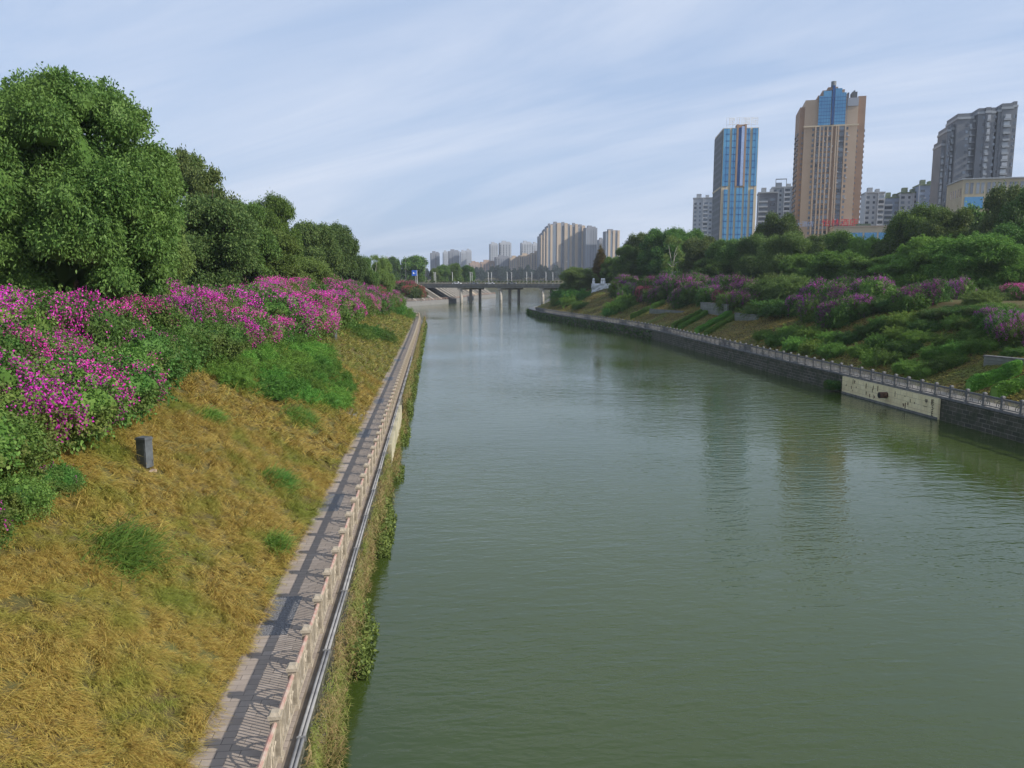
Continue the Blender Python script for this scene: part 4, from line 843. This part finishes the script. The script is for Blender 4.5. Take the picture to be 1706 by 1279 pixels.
# ------------------------------------------------------------------ buildings
M['glass_blue'] = mat('glass_blue', (.06, .2, .36), .12, .3, .12, metal=.55, col2=(.12, .33, .5), spec=.8)
M['glass_deep'] = mat('glass_deep', (.02, .07, .19), .1, .2, .2, metal=.5)
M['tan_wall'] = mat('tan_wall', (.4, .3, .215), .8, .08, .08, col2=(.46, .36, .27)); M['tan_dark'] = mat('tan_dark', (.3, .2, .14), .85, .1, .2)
M['beige'] = mat('beige', (.5, .42, .3), .8, .08, .2); M['grey_side'] = mat('grey_side', (.1, .11, .12), .7, .15, .2)
M['slate'] = mat('slate', (.14, .15, .165), .8, .12, .15, col2=(.18, .19, .21)); M['slate_light'] = mat('slate_light', (.32, .34, .36), .8, .1, .3)
M['white_wall'] = mat('white_wall', (.42, .44, .47), .85, .08, .15); M['block_blue'] = mat('block_blue', (.2, .25, .34), .8, .1, .2)
M['window_dark'] = mat('window_dark', (.03, .04, .055), .15, .5, .35, spec=.8, col2=(.1, .13, .17)); M['window_grey'] = mat('window_grey', (.09, .11, .13), .15, .5, .5, spec=.8, col2=(.22, .25, .28))
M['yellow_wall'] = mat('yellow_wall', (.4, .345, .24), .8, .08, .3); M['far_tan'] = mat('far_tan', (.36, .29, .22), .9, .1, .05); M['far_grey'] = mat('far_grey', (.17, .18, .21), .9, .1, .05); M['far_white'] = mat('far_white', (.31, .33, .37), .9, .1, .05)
M['roof_green'] = mat('roof_green', (.1, .14, .08), .95, .5, .5, col2=(.22, .25, .17)); M['red_letter'] = mat('red_letter', (.6, .03, .05), .5, .1, 1); M['pale_blue'] = mat('pale_blue', (.3, .4, .62), .6, .1, 1)
M['far_brown'] = mat('far_brown', (.3, .22, .18), .9, .15, .1)
def front(px0, px1, Y, th):
    """left front corner and width of a facade turned th clockwise that spans px0..px1"""
    p = at(px0, 465, Y); u = Vector((math.cos(th), -math.sin(th), 0)); lo, hi = 1, 300
    for _ in range(40):
        m_ = (lo + hi) / 2; lo, hi = (m_, hi) if proj_px(p + u * m_) < px1 else (lo, m_)
    return p, lo
def bld(name, px0, px1, Y, th, pyt, label, cat='building', base=8.0, group=None):
    p, wd = front(px0, px1, Y, th); h = at(px0, pyt, Y).z - base; return empty(name, (p.x, Y, base), -th, label, cat, group), wd, h
UNIT = {}
def unit_box(m):
    if m.name not in UNIT: me = MB().box(0, 1, 0, 1, 0, 1).mesh('window'); me.materials.append(m); UNIT[m.name] = me
    return UNIT[m.name]
def windows(root, rects, m, name='window', cap=100):
    """rects (u, v, z, du, dv, dz): the first hundred as parts, the rest as one"""
    for k, (u, v_, z, du, dv, dz) in enumerate(rects[:cap]):
        o = ob(name, unit_box(m), None, root, (u, v_, z)); o.scale = (du, dv, dz)
    if len(rects) > cap:
        b_ = MB()
        for (u, v_, z, du, dv, dz) in rects[cap:]: b_.box(u, u + du, v_, v_ + dv, z, z + dz)
        o = b_.build(name, m, root); o['kind'] = 'stuff'
TH = R(20)
class PB:
    def __init__(s): s.r = []
    def box(s, x0, x1, y0, y1, z0, z1): s.r.append((x0, y0, z0, x1 - x0, y1 - y0, z1 - z0)); return s
    def build(s, name, m, root): windows(root, sorted(s.r, key=lambda q_: -q_[2]), m, name)
def winmat(name, a, b_):
    m = M[name]; nt = m.node_tree; g = N(nt, 'ShaderNodeNewGeometry'); oi = N(nt, 'ShaderNodeObjectInfo'); ad = N(nt, 'ShaderNodeMath', operation='ADD'); fr_ = N(nt, 'ShaderNodeMath', operation='FRACT')
    L(nt, g.outputs['Random Per Island'], ad.inputs[0]); L(nt, oi.outputs['Random'], ad.inputs[1]); L(nt, ad.outputs[0], fr_.inputs[0]); r_ = N(nt, 'ShaderNodeValToRGB'); r_.color_ramp.elements[0].color = (*a, 1); r_.color_ramp.elements[1].color = (*b_, 1); r_.color_ramp.elements[1].position = .95
    L(nt, fr_.outputs[0], r_.inputs[0]); L(nt, r_.outputs[0], nt.nodes['Principled BSDF'].inputs['Base Color'])
winmat('window_dark', (.015, .02, .03), (.2, .24, .29)); winmat('window_grey', (.05, .06, .08), (.34, .38, .42))
# glass tower
t, wd, h = bld('glass_tower', 1196, 1254, 380, R(12), 213, 'slim blue glass tower with beige stone strips and a rooftop sign', 'tower'); D_ = 27
MB().box(0, wd, 0, D_, 0, h).build('core_wall', M['beige'], t); MB().box(-.25, -.003, .2, D_ - .2, 0, h - 1).build('side_wall', M['grey_side'], t)
cols = [(0, .19), (.255, .37), (.43, .6), (.655, .76), (.83, 1.0)]; fl = 24; fh = h / fl; split = h * .635
for ci, (a, b_) in enumerate(cols):
    ga, gb = (a * wd + (.0 if ci else .3), b_ * wd - (.0 if ci < 4 else .3)); up_in = 0 if ci in (0, 4) else 0
    lo_a = ga + (1.0 if ci == 0 else 0); lo_b = gb - (1.0 if ci == 4 else 0)
    MB().box(lo_a, lo_b, -.28, -.003, 3, split - 1.2 if ci != 2 else split - .5).build('glass_strip', M['glass_blue'], t)
    MB().box(ga, gb, -.3, -.003, split + (.4 if ci in (0, 2, 4) else -1.2), h - (.3 if ci != 2 else 0)).build('glass_strip', M['glass_deep'] if ci == 2 else M['glass_blue'], t)
    mu = MB(); nm_ = max(2, int((gb - ga) / 1.3))
    for k in range(1, fl): 
        if abs(k * fh - split) > 1.2: mu.box(lo_a, lo_b, -.34, -.31, k * fh, k * fh + .42)
    for k in range(1, nm_): x_ = ga + (gb - ga) * k / nm_; mu.box(x_, x_ + .16, -.36, -.345, 3, h - .5)
    mu.build('mullion_grid', M['glass_deep'], t)
MB().box(.43 * wd - .9, .43 * wd - .02, -.6, .5, split, h + 1.6).box(.6 * wd + .02, .6 * wd + .9, -.6, .5, split, h + 1.6).box(.43 * wd - .9, .6 * wd + .9, .5, 4, h + .002, h + 1.6).build('crown_frame', M['tan_dark'], t)
MB().box(.515 * wd, .6 * wd - .1, -.7, -.35, split + .5, h + .6).build('bay_glass', M['pale_blue'], t)
sd_ = MB()
for k in range(1, 24): sd_.box(-.3, -.255, 1.5, D_ - 1.5, k * fh, k * fh + 1.2)
sd_.build('side_glazing', M['slate'], t); MB().box(-.42, -.31, 0, D_, split - .6, split + .3).build('band', M['beige'], t)
MB().box(-1.5, wd + 4, -5, 18, -2, 4.5).build('entrance_podium', M['beige'], t)
tx = text('昆川国际', 3.6, M['white_metal'], 'rooftop_letters', t, .08); tx.rotation_euler = (R(90), 0, 0); tx.location = (wd * .56, 1.1, h + 1.9)
fr_ = MB()
for u in np.linspace(wd * .1, wd * .98, 6): fr_.box(u - .06, u + .06, 1.5, 1.62, h, h + 5.1)
for z_ in (1.7, 5.0): fr_.box(wd * .1, wd * .98, 1.5, 1.62, h + z_, h + z_ + .12)
fr_.build('sign_frame', M['white_metal'], t)
# tan tower
t, wd, h = bld('tan_tower', 1320, 1422, 400, R(20), 167, 'tall tan hotel tower with a stepped blue glass crown', 'tower'); D_ = 26; k_ = wd / 120.0
def U(px): return (px - 1322) * k_
MB().box(U(1331), U(1432), 0, D_, 0, h).build('wall', M['tan_wall'], t)
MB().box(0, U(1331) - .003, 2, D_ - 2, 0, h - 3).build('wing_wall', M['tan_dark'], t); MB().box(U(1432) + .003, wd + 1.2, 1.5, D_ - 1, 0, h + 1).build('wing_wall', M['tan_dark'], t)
zb = h * .855                                   # belt under the glass crown
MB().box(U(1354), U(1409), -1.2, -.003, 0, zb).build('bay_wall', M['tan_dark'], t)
MB().box(U(1354), U(1409), -1.2, 12, h + .003, h + 1.8).box(U(1362), U(1404), -1.2, 11, h + 1.803, h + 4.2).box(U(1372), U(1391), -1.4, 9, h + 4.203, h + 5.6).build('crown_block', M['tan_dark'], t)
MB().tube([(U(1383), 0, h + 2), (U(1383), 0, h + 8.6)], U(1388) - U(1383), 14).build('crown_cap', M['grey_side'], t, True)
g_ = MB().box(U(1356), U(1379.5), -1.6, -1.203, zb + .8, h + 1.4).box(U(1364), U(1379.5), -1.6, -1.203, h + 1.402, h + 3.8).box(U(1386.5), U(1407.5), -1.6, -1.203, zb + .8, h + 2.6).box(U(1386.5), U(1399), -1.6, -1.203, h + 2.602, h + 4.8)
g_.build('crown_glass', M['glass_blue'], t); MB().box(U(1380.5), U(1385.5), -2.3, -1.203, zb + .8, h + 6.2).build('crown_fin', M['glass_deep'], t)
mu = MB(); z_ = zb + 2
while z_ < h + .8: mu.box(U(1356), U(1379.5), -1.66, -1.61, z_, z_ + .28); mu.box(U(1386.5), U(1407.5), -1.66, -1.61, z_, z_ + .28); z_ += 1.75
for k in range(1, 6): mu.box(U(1356) + k * 1.3, U(1356) + k * 1.3 + .1, -1.69, -1.67, zb + 1, h + 1.2); mu.box(U(1386.5) + k * 1.2, U(1386.5) + k * 1.2 + .1, -1.69, -1.67, zb + 1, h + 2.4)
mu.build('mullion_grid', M['glass_deep'], t)
MB().box(U(1329), U(1434), -1.75, -1.2, zb, zb + .7).build('belt', M['beige'], t); MB().box(U(1411), U(1432), -.3, -.003, h - 4, h).build('pale_panel', M['far_white'], t)
MB().box(U(1411), U(1414), 1, 5, h + .002, h + 3).box(U(1420), U(1430), 2, 8, h + .002, h + 3.4).box(U(1424), U(1427), 4, 6, h + 3.403, h + 4.5).build('roof_plant_room', M['grey_side'], t)
pil = MB()
for px_ in (1352.5, 1361, 1368, 1375.5, 1384, 1392, 1396, 1409): pil.box(U(px_) - .35, U(px_) + .35, -1.85, -1.2, 0, zb)
pil.build('pilaster_row', M['tan_wall'], t)
nf = 31; fh = zb / nf; rc = []
for i in range(nf):
    z = i * fh + .9
    for px_, wv in ((1357, 1.6), (1364.5, 1.2), (1371.8, 1.4), (1379.5, 1.5), (1394, .9), (1402, 2.6)): rc.append((U(px_) - wv / 2, -1.26, z, wv, .055, 1.7))
    for px_ in (1348.5, 1413.5): rc.append((U(px_) - .5, -.06, z, 1.0, .055, 1.4))
rc.sort(key=lambda r_: -r_[2]); rc = [r_ for r_ in rc if r_[2] > 3]; windows(t, rc, M['window_dark'])
bal = PB(); 
for i in range(nf):
    z = i * fh; bal.box(U(1399.5), U(1406.5), -1.7, -1.3, z, z + .8); bal.box(U(1355), U(1359), -1.6, -1.3, z, z + .7); bal.box(-.5, -.003, 4, 10, z, z + 1.1); bal.box(-.5, -.003, 14, 20, z, z + 1.1); bal.box(wd + 1.203, wd + 1.8, 3, 8, z, z + 1.2); bal.box(U(1327), U(1330), 1.3, 1.99, z, z + 1); bal.box(U(1433), U(1434.5), .8, 1.49, z, z + 1.1)
bal.build('balcony', M['far_grey'], t)
acs = PB(); ra = random.Random(9)
for i in range(70):
    px_ = ra.choice((1349.5, 1357, 1366, 1373, 1381, 1394, 1412)); z = ra.randrange(4, nf) * fh + ra.uniform(0, .5); acs.box(U(px_) + .5, U(px_) + 1.4, -1.75 if 1354 < px_ < 1409 else -.6, -1.3 if 1354 < px_ < 1409 else -.07, z, z + .65)
acs.build('air_conditioner', M['white_wall'], t)
tx = text('怡林酒店', 4.0, M['red_letter'], 'red_letters', t, .15); tx.rotation_euler = (R(90), 0, 0); tx.location = (U(1407), -4.0, 31.6); tx.scale = (1.12, 1, 1)
MB().box(U(1388), U(1433), -3.9, -3.8, 31.2, 31.5).build('letter_rail', M['dark_metal'], t)
tx = text('大酒店', 3.0, M['pale_blue'], 'blue_letters', t, .1); tx.rotation_euler = (R(90), 0, 0); tx.location = (U(1340), -2.5, 31.6)
pd = MB().box(U(1350), U(1490), -6, -2.8, 0, 14.3); pod, wdp, hp = bld('podium_building', 1385, 1487, 372, TH, 379, 'low cream podium with blue windows at the foot of the tan tower')
MB().box(0, wdp, 0, 14, 0, hp).build('wall', M['beige'], pod); MB().box(-.3, wdp + .3, -.3, 14.3, hp + .002, hp + .7).build('parapet', M['tan_wall'], pod); MB().box(wdp * .4, wdp * .62, 4, 9, hp + .703, hp + 2).build('roof_room', M['roof_green'], pod)
windows(pod, [(wdp * a, -.06, hp - 6.2, wdp * b_, .055, 3.6) for a, b_ in ((.04, .2), (.27, .2), (.5, .2), (.73, .24))] + [(wdp * a, -.06, hp - 11, wdp * b_, .055, 3) for a, b_ in ((.04, .2), (.27, .2), (.5, .2), (.73, .24))], M['glass_blue'])
# slate tower: five stepped bays
SG = []
def slate(px0, px1, Y, pyt, lab, bays):
    t, wd, h = bld('slate_tower', px0, px1, Y, TH, pyt, lab, 'tower'); k_ = wd / (px1 - px0); U_ = lambda p: (p - 1548) * wd / 149
    fh = 3.05; rcd = []; rcl = []; bl = PB(); ac = PB(); rr = random.Random(int(px0))
    for (a, b_, dv, dh, kind) in bays:
        hh = h + dh; MB().box(U_(a), U_(b_) - .01, dv, 18, 0, hh).build('wall', M['slate'], t); MB().box(U_(a) - .25, U_(b_) + .1, dv - .35, 18.3, hh + .003, hh + 1.0).build('cornice', M['slate_light'], t); MB().box(U_(a), U_(b_) - .3, dv, 17.5, hh + 1.003, hh + 2.6).build('roof_parapet', M['slate'], t)
        nf = int(hh / fh)
        for i in range(1, nf):
            z = i * fh; w2 = U_(b_) - U_(a)
            if kind == 'b':
                rcl.append((U_(a) + w2 * .25, dv - .07, z + .7, w2 * .5, .065, 1.7)); bl.box(U_(a) + w2 * .2, U_(a) + w2 * .8, dv - 1.1, dv - .08, z - .25, z + .65)
                if rr.random() < .5: ac.box(U_(a) + w2 * .3, U_(a) + w2 * .75, dv - 1.0, dv - .1, z + .7, z + 2.3)
            elif kind == 'w': 
                for q_ in (.2, .6): rcd.append((U_(a) + w2 * q_, dv - .06, z + .8, min(1.6, w2 * .25), .055, 1.5))
                if rr.random() < .35: ac.box(U_(a) + w2 * .5, U_(a) + w2 * .6, dv - .6, dv - .07, z + .3, z + 1.0)
            elif kind == 's': rcd.append((U_(a) + w2 * .7, dv - .06, z + .9, 1.0, .055, 1.2))
            elif kind == 'g': bl.box(U_(a), U_(b_), dv - .8, dv - .05, z, z + .4)
    rcd.sort(key=lambda r_: -r_[2]); rcl.sort(key=lambda r_: -r_[2]); windows(t, rcd, M['window_dark'], cap=60); windows(t, rcl, M['window_grey'], cap=40); bl.build('balcony', M['slate_light'], t); ac.build('glazed_balcony', M['white_wall'], t); return t
slate(1556, 1672, 350, 203, 'dark slate grey apartment tower with stepped roofs near the right edge', [
    (1548, 1556, 4, -10, 'b'), (1556, 1564, 2, -4, 'w'), (1564, 1573, 3.2, -3, 'b'), (1573, 1600, 0, 1, 's'), (1600, 1610, 2.4, 1.5, 'b'), (1610, 1616, 3, 0, 'g'), (1616, 1631, .2, 3, 's'), (1631, 1643, -.4, 3.2, 'b'), (1643, 1652, 0, 3, 's'), (1652, 1657, 4, -2, 'g'), (1657, 1664, .5, 3.6, 's'), (1664, 1688, 0, 4.6, 'b'), (1688, 1697, .6, 5.4, 'w')])
# yellow podium before the slate tower
t, wd, h = bld('yellow_podium', 1592, 1760, 300, TH, 299, 'yellow cream block with tall windows in front of the slate tower')
MB().box(0, wd, 0, 22, 0, h).build('wall', M['yellow_wall'], t); MB().box(-.4, wd + .4, -.4, 22, h + .003, h + .5).build('parapet', M['slate_light'], t)
rc = []
for k in range(9):
    for q_ in (0, 1.75): rc.append((1.0 + k * 3.95 + q_, -.06, h - 5.6, 1.15, .055, 4.3))
windows(t, [r_ for r_ in rc if r_[0] < wd - 1], M['window_grey']); windows(t, [(1 + k * 7.8, -.06, h - 11.5, 6.8, .055, 4.6) for k in range(4)], M['glass_blue'], 'shop_window')
windows(t, [(-.06, 2 + k * 3.2, h - 6.5, .055, 1.2, 3.2) for k in range(5)], M['window_dark'], 'side_window')
def apartment(px0, px1, Y, pyt, label, wall, dep=14, cell=3.4, fh=3.0, win='window_dark', strips=(), roof=None, name='apartment_block', th=TH, cap=70, group='grey apartment blocks behind the right trees', topw=0):
    t, wd, h = bld(name, px0, px1, Y, th, pyt, label, 'apartment block', group=group); MB().box(0, wd, 0, dep, 0, h).build('wall', wall, t); rc = []; bl = PB(); n = max(2, int(wd / cell)); cw_ = wd / n; nf = int(h / fh); rr = random.Random(int(px0))
    for i in range(nf - 1, 1, -1):
        for j in range(n):
            z = i * fh; sm_ = (j + int(px0)) % 3
            if sm_ == 1: bl.box(j * cw_ + .15, (j + 1) * cw_ - .15, -1.1, -.07, z - .15, z + .8); rc.append((j * cw_ + .3, -.06, z + .81, cw_ - .6, .055, 1.7))
            else: rc.append((j * cw_ + cw_ * .22, -.06, z + .8, cw_ * (.5 if sm_ else .34), .055, 1.5))
            if rr.random() < .22: bl.box(j * cw_ + cw_ * .6, j * cw_ + cw_ * .85, -.7, -.1, z + .1, z + .7)
    windows(t, rc, M[win], cap=cap); bl.build('balcony', M['white_wall'], t); pil = MB()
    for j in range(0, n + 1, 2): pil.box(max(0, j * cw_ - .2), min(wd, j * cw_ + .2), -1.3, -.003, 0, h)
    pil.build('pilaster_row', M['white_wall'], t); MB().box(-.3, wd + .3, -.5, dep + .3, h + .003, h + .8).box(wd * .15, wd * .4, 2, 6, h + .803, h + 3.6).box(wd * .6, wd * .78, 3, 8, h + .803, h + 2.9).build('roof_structure', roof or M['slate_light'], t); return t, wd, h
apartment(1151, 1184, 560, 331, 'pale grey apartment block left of the glass tower', M['white_wall'])
apartment(1258, 1290, 470, 322, 'grey apartment block right beside the glass tower', M['far_grey'], cell=4)
t, wd, h = apartment(1280, 1320, 500, 313, 'grey apartment block with a rooftop pergola beside the tan tower', M['slate_light']); MB().box(2, 9, 1, 2, h + 5.5, h + 6).box(2, 2.3, 1, 2, h + .8, h + 5.5).box(8.6, 8.9, 1, 2, h + .8, h + 5.5).build('pergola', M['slate'], t)
apartment(1433, 1465, 450, 322, 'pale blue grey block with a dark blue top floor right of the tan tower', M['white_wall'])
t, wd, h = bld('roof_lounge', 1435, 1464, 449, TH, 306, 'x'); bpy.data.objects.remove(t)
apartment(1465, 1493, 452, 330, 'lower bluish block with planted roof terraces', M['block_blue'], roof=M['roof_green'])
apartment(1490, 1524, 448, 322, 'white bluish block stepping up toward the slate tower', M['white_wall'], roof=M['roof_green'])
apartment(1520, 1550, 440, 309, 'bluish block touching the slate tower with trees on its roof', M['block_blue'], roof=M['roof_green'])
# dark blue crown on the block beside the tan tower
# far skyline
GFAR = 'distant towers on the skyline beyond the bridge'
def far_tower(px0, px1, Y, pyt, label, wall, dep=16, nb=3, fh=3.2, tops=None, name='distant_tower', cat='tower', th=R(-4), grid=True, stripe=None):
    t, wd, h = bld(name, px0, px1, Y, th, pyt, label, cat, base=8, group=GFAR); MB().box(0, wd, 0, dep, 0, h).build('wall', wall, t); w_ = MB(); nf = int(h / fh); bw = wd / nb
    for j in range(nb):
        w_.box(j * bw + bw * .12, j * bw + bw * .44, -.12, -.01, 4, h - 3); 
    w_.build('window_band', M['window_dark'], t)
    if grid:
        s_ = MB()
        for i in range(1, nf): s_.box(0, wd, -.25, -.13, i * fh, i * fh + .7)
        s_.build('floor_band', wall, t)
    MB().box(wd * .2, wd * .55, 2, 8, h + .003, h + 3.5).box(wd * .6, wd * .9, 3, 9, h + .003, h + 2).build('roof_room', wall, t)
    if stripe:
        for j in range(nb): MB().box(j * bw + bw * .5, j * bw + bw * .97, -1.2, -.26, 0, h + 1.5).build('stair_panel', stripe, t)
    return t
for a in [(718, 733, 1500, 421, 'grey gridded block at the left end of the far skyline', 'far_grey'), (739, 747, 1480, 420, 'narrow white block, left one of the three central left towers', 'far_white'), (748, 766, 1500, 418, 'blue grey block in the middle of the left skyline group', 'far_grey'), (768, 777, 1480, 419, 'white striped block near the right of the left skyline group', 'far_white'), (777, 786, 1500, 417, 'pale block at the right end of the left skyline group', 'far_white'),
          (817, 830, 1450, 406, 'white and grey tower, left one of the skyline pair', 'far_white'), (833, 852, 1450, 404, 'pale tower with pointed roof, right one of the skyline pair', 'far_white'), (869, 886, 1400, 404, 'white gridded tower left of the stepped tan cluster', 'far_white'), (887, 897, 1420, 406, 'narrow pale tower touching the stepped tan cluster', 'far_white'), (997, 1007, 1350, 399, 'thin grey tower pair left of the last tan tower', 'far_grey')]:
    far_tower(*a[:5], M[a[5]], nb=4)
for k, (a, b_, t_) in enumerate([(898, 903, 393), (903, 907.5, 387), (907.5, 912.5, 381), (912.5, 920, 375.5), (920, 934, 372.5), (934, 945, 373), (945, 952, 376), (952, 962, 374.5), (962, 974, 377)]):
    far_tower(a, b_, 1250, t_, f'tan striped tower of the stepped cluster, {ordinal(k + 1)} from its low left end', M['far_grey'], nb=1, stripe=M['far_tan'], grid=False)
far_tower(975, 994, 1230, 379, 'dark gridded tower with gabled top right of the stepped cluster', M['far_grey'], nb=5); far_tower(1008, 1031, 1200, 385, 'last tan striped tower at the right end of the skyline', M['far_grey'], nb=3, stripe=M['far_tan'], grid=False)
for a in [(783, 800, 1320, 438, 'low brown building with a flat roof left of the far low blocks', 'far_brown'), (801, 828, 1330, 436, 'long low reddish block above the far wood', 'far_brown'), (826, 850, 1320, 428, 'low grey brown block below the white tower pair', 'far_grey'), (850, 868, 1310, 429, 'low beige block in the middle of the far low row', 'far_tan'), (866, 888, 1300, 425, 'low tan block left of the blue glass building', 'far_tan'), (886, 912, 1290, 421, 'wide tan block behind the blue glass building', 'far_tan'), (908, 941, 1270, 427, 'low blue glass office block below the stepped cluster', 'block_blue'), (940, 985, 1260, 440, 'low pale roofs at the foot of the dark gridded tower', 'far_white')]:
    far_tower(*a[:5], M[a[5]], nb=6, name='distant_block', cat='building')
far_tower(642, 652, 1600, 430, 'tiny pale block above the left bushes on the horizon', M['far_white'], nb=2); far_tower(654, 662, 1620, 431, 'tiny grey block on the horizon left of the dome-shaped tree', M['far_grey'], nb=2)

# ------------------------------------------------------------------ haze
HAZE = True
if HAZE:
    hb = MB().box(-3100, 3100, -90, 6100, -4, 150).build('haze', None if False else bpy.data.materials.new('haze_air'), kind='stuff'); hm = hb.data.materials[0]; hm.use_nodes = True; nt = hm.node_tree; nt.nodes.clear()
    o = N(nt, 'ShaderNodeOutputMaterial'); v_ = N(nt, 'ShaderNodeVolumePrincipled'); v_.inputs['Color'].default_value = (.78, .87, 1, 1); v_.inputs['Density'].default_value = .00014; v_.inputs['Anisotropy'].default_value = .2; L(nt, v_.outputs[0], o.inputs['Volume'])
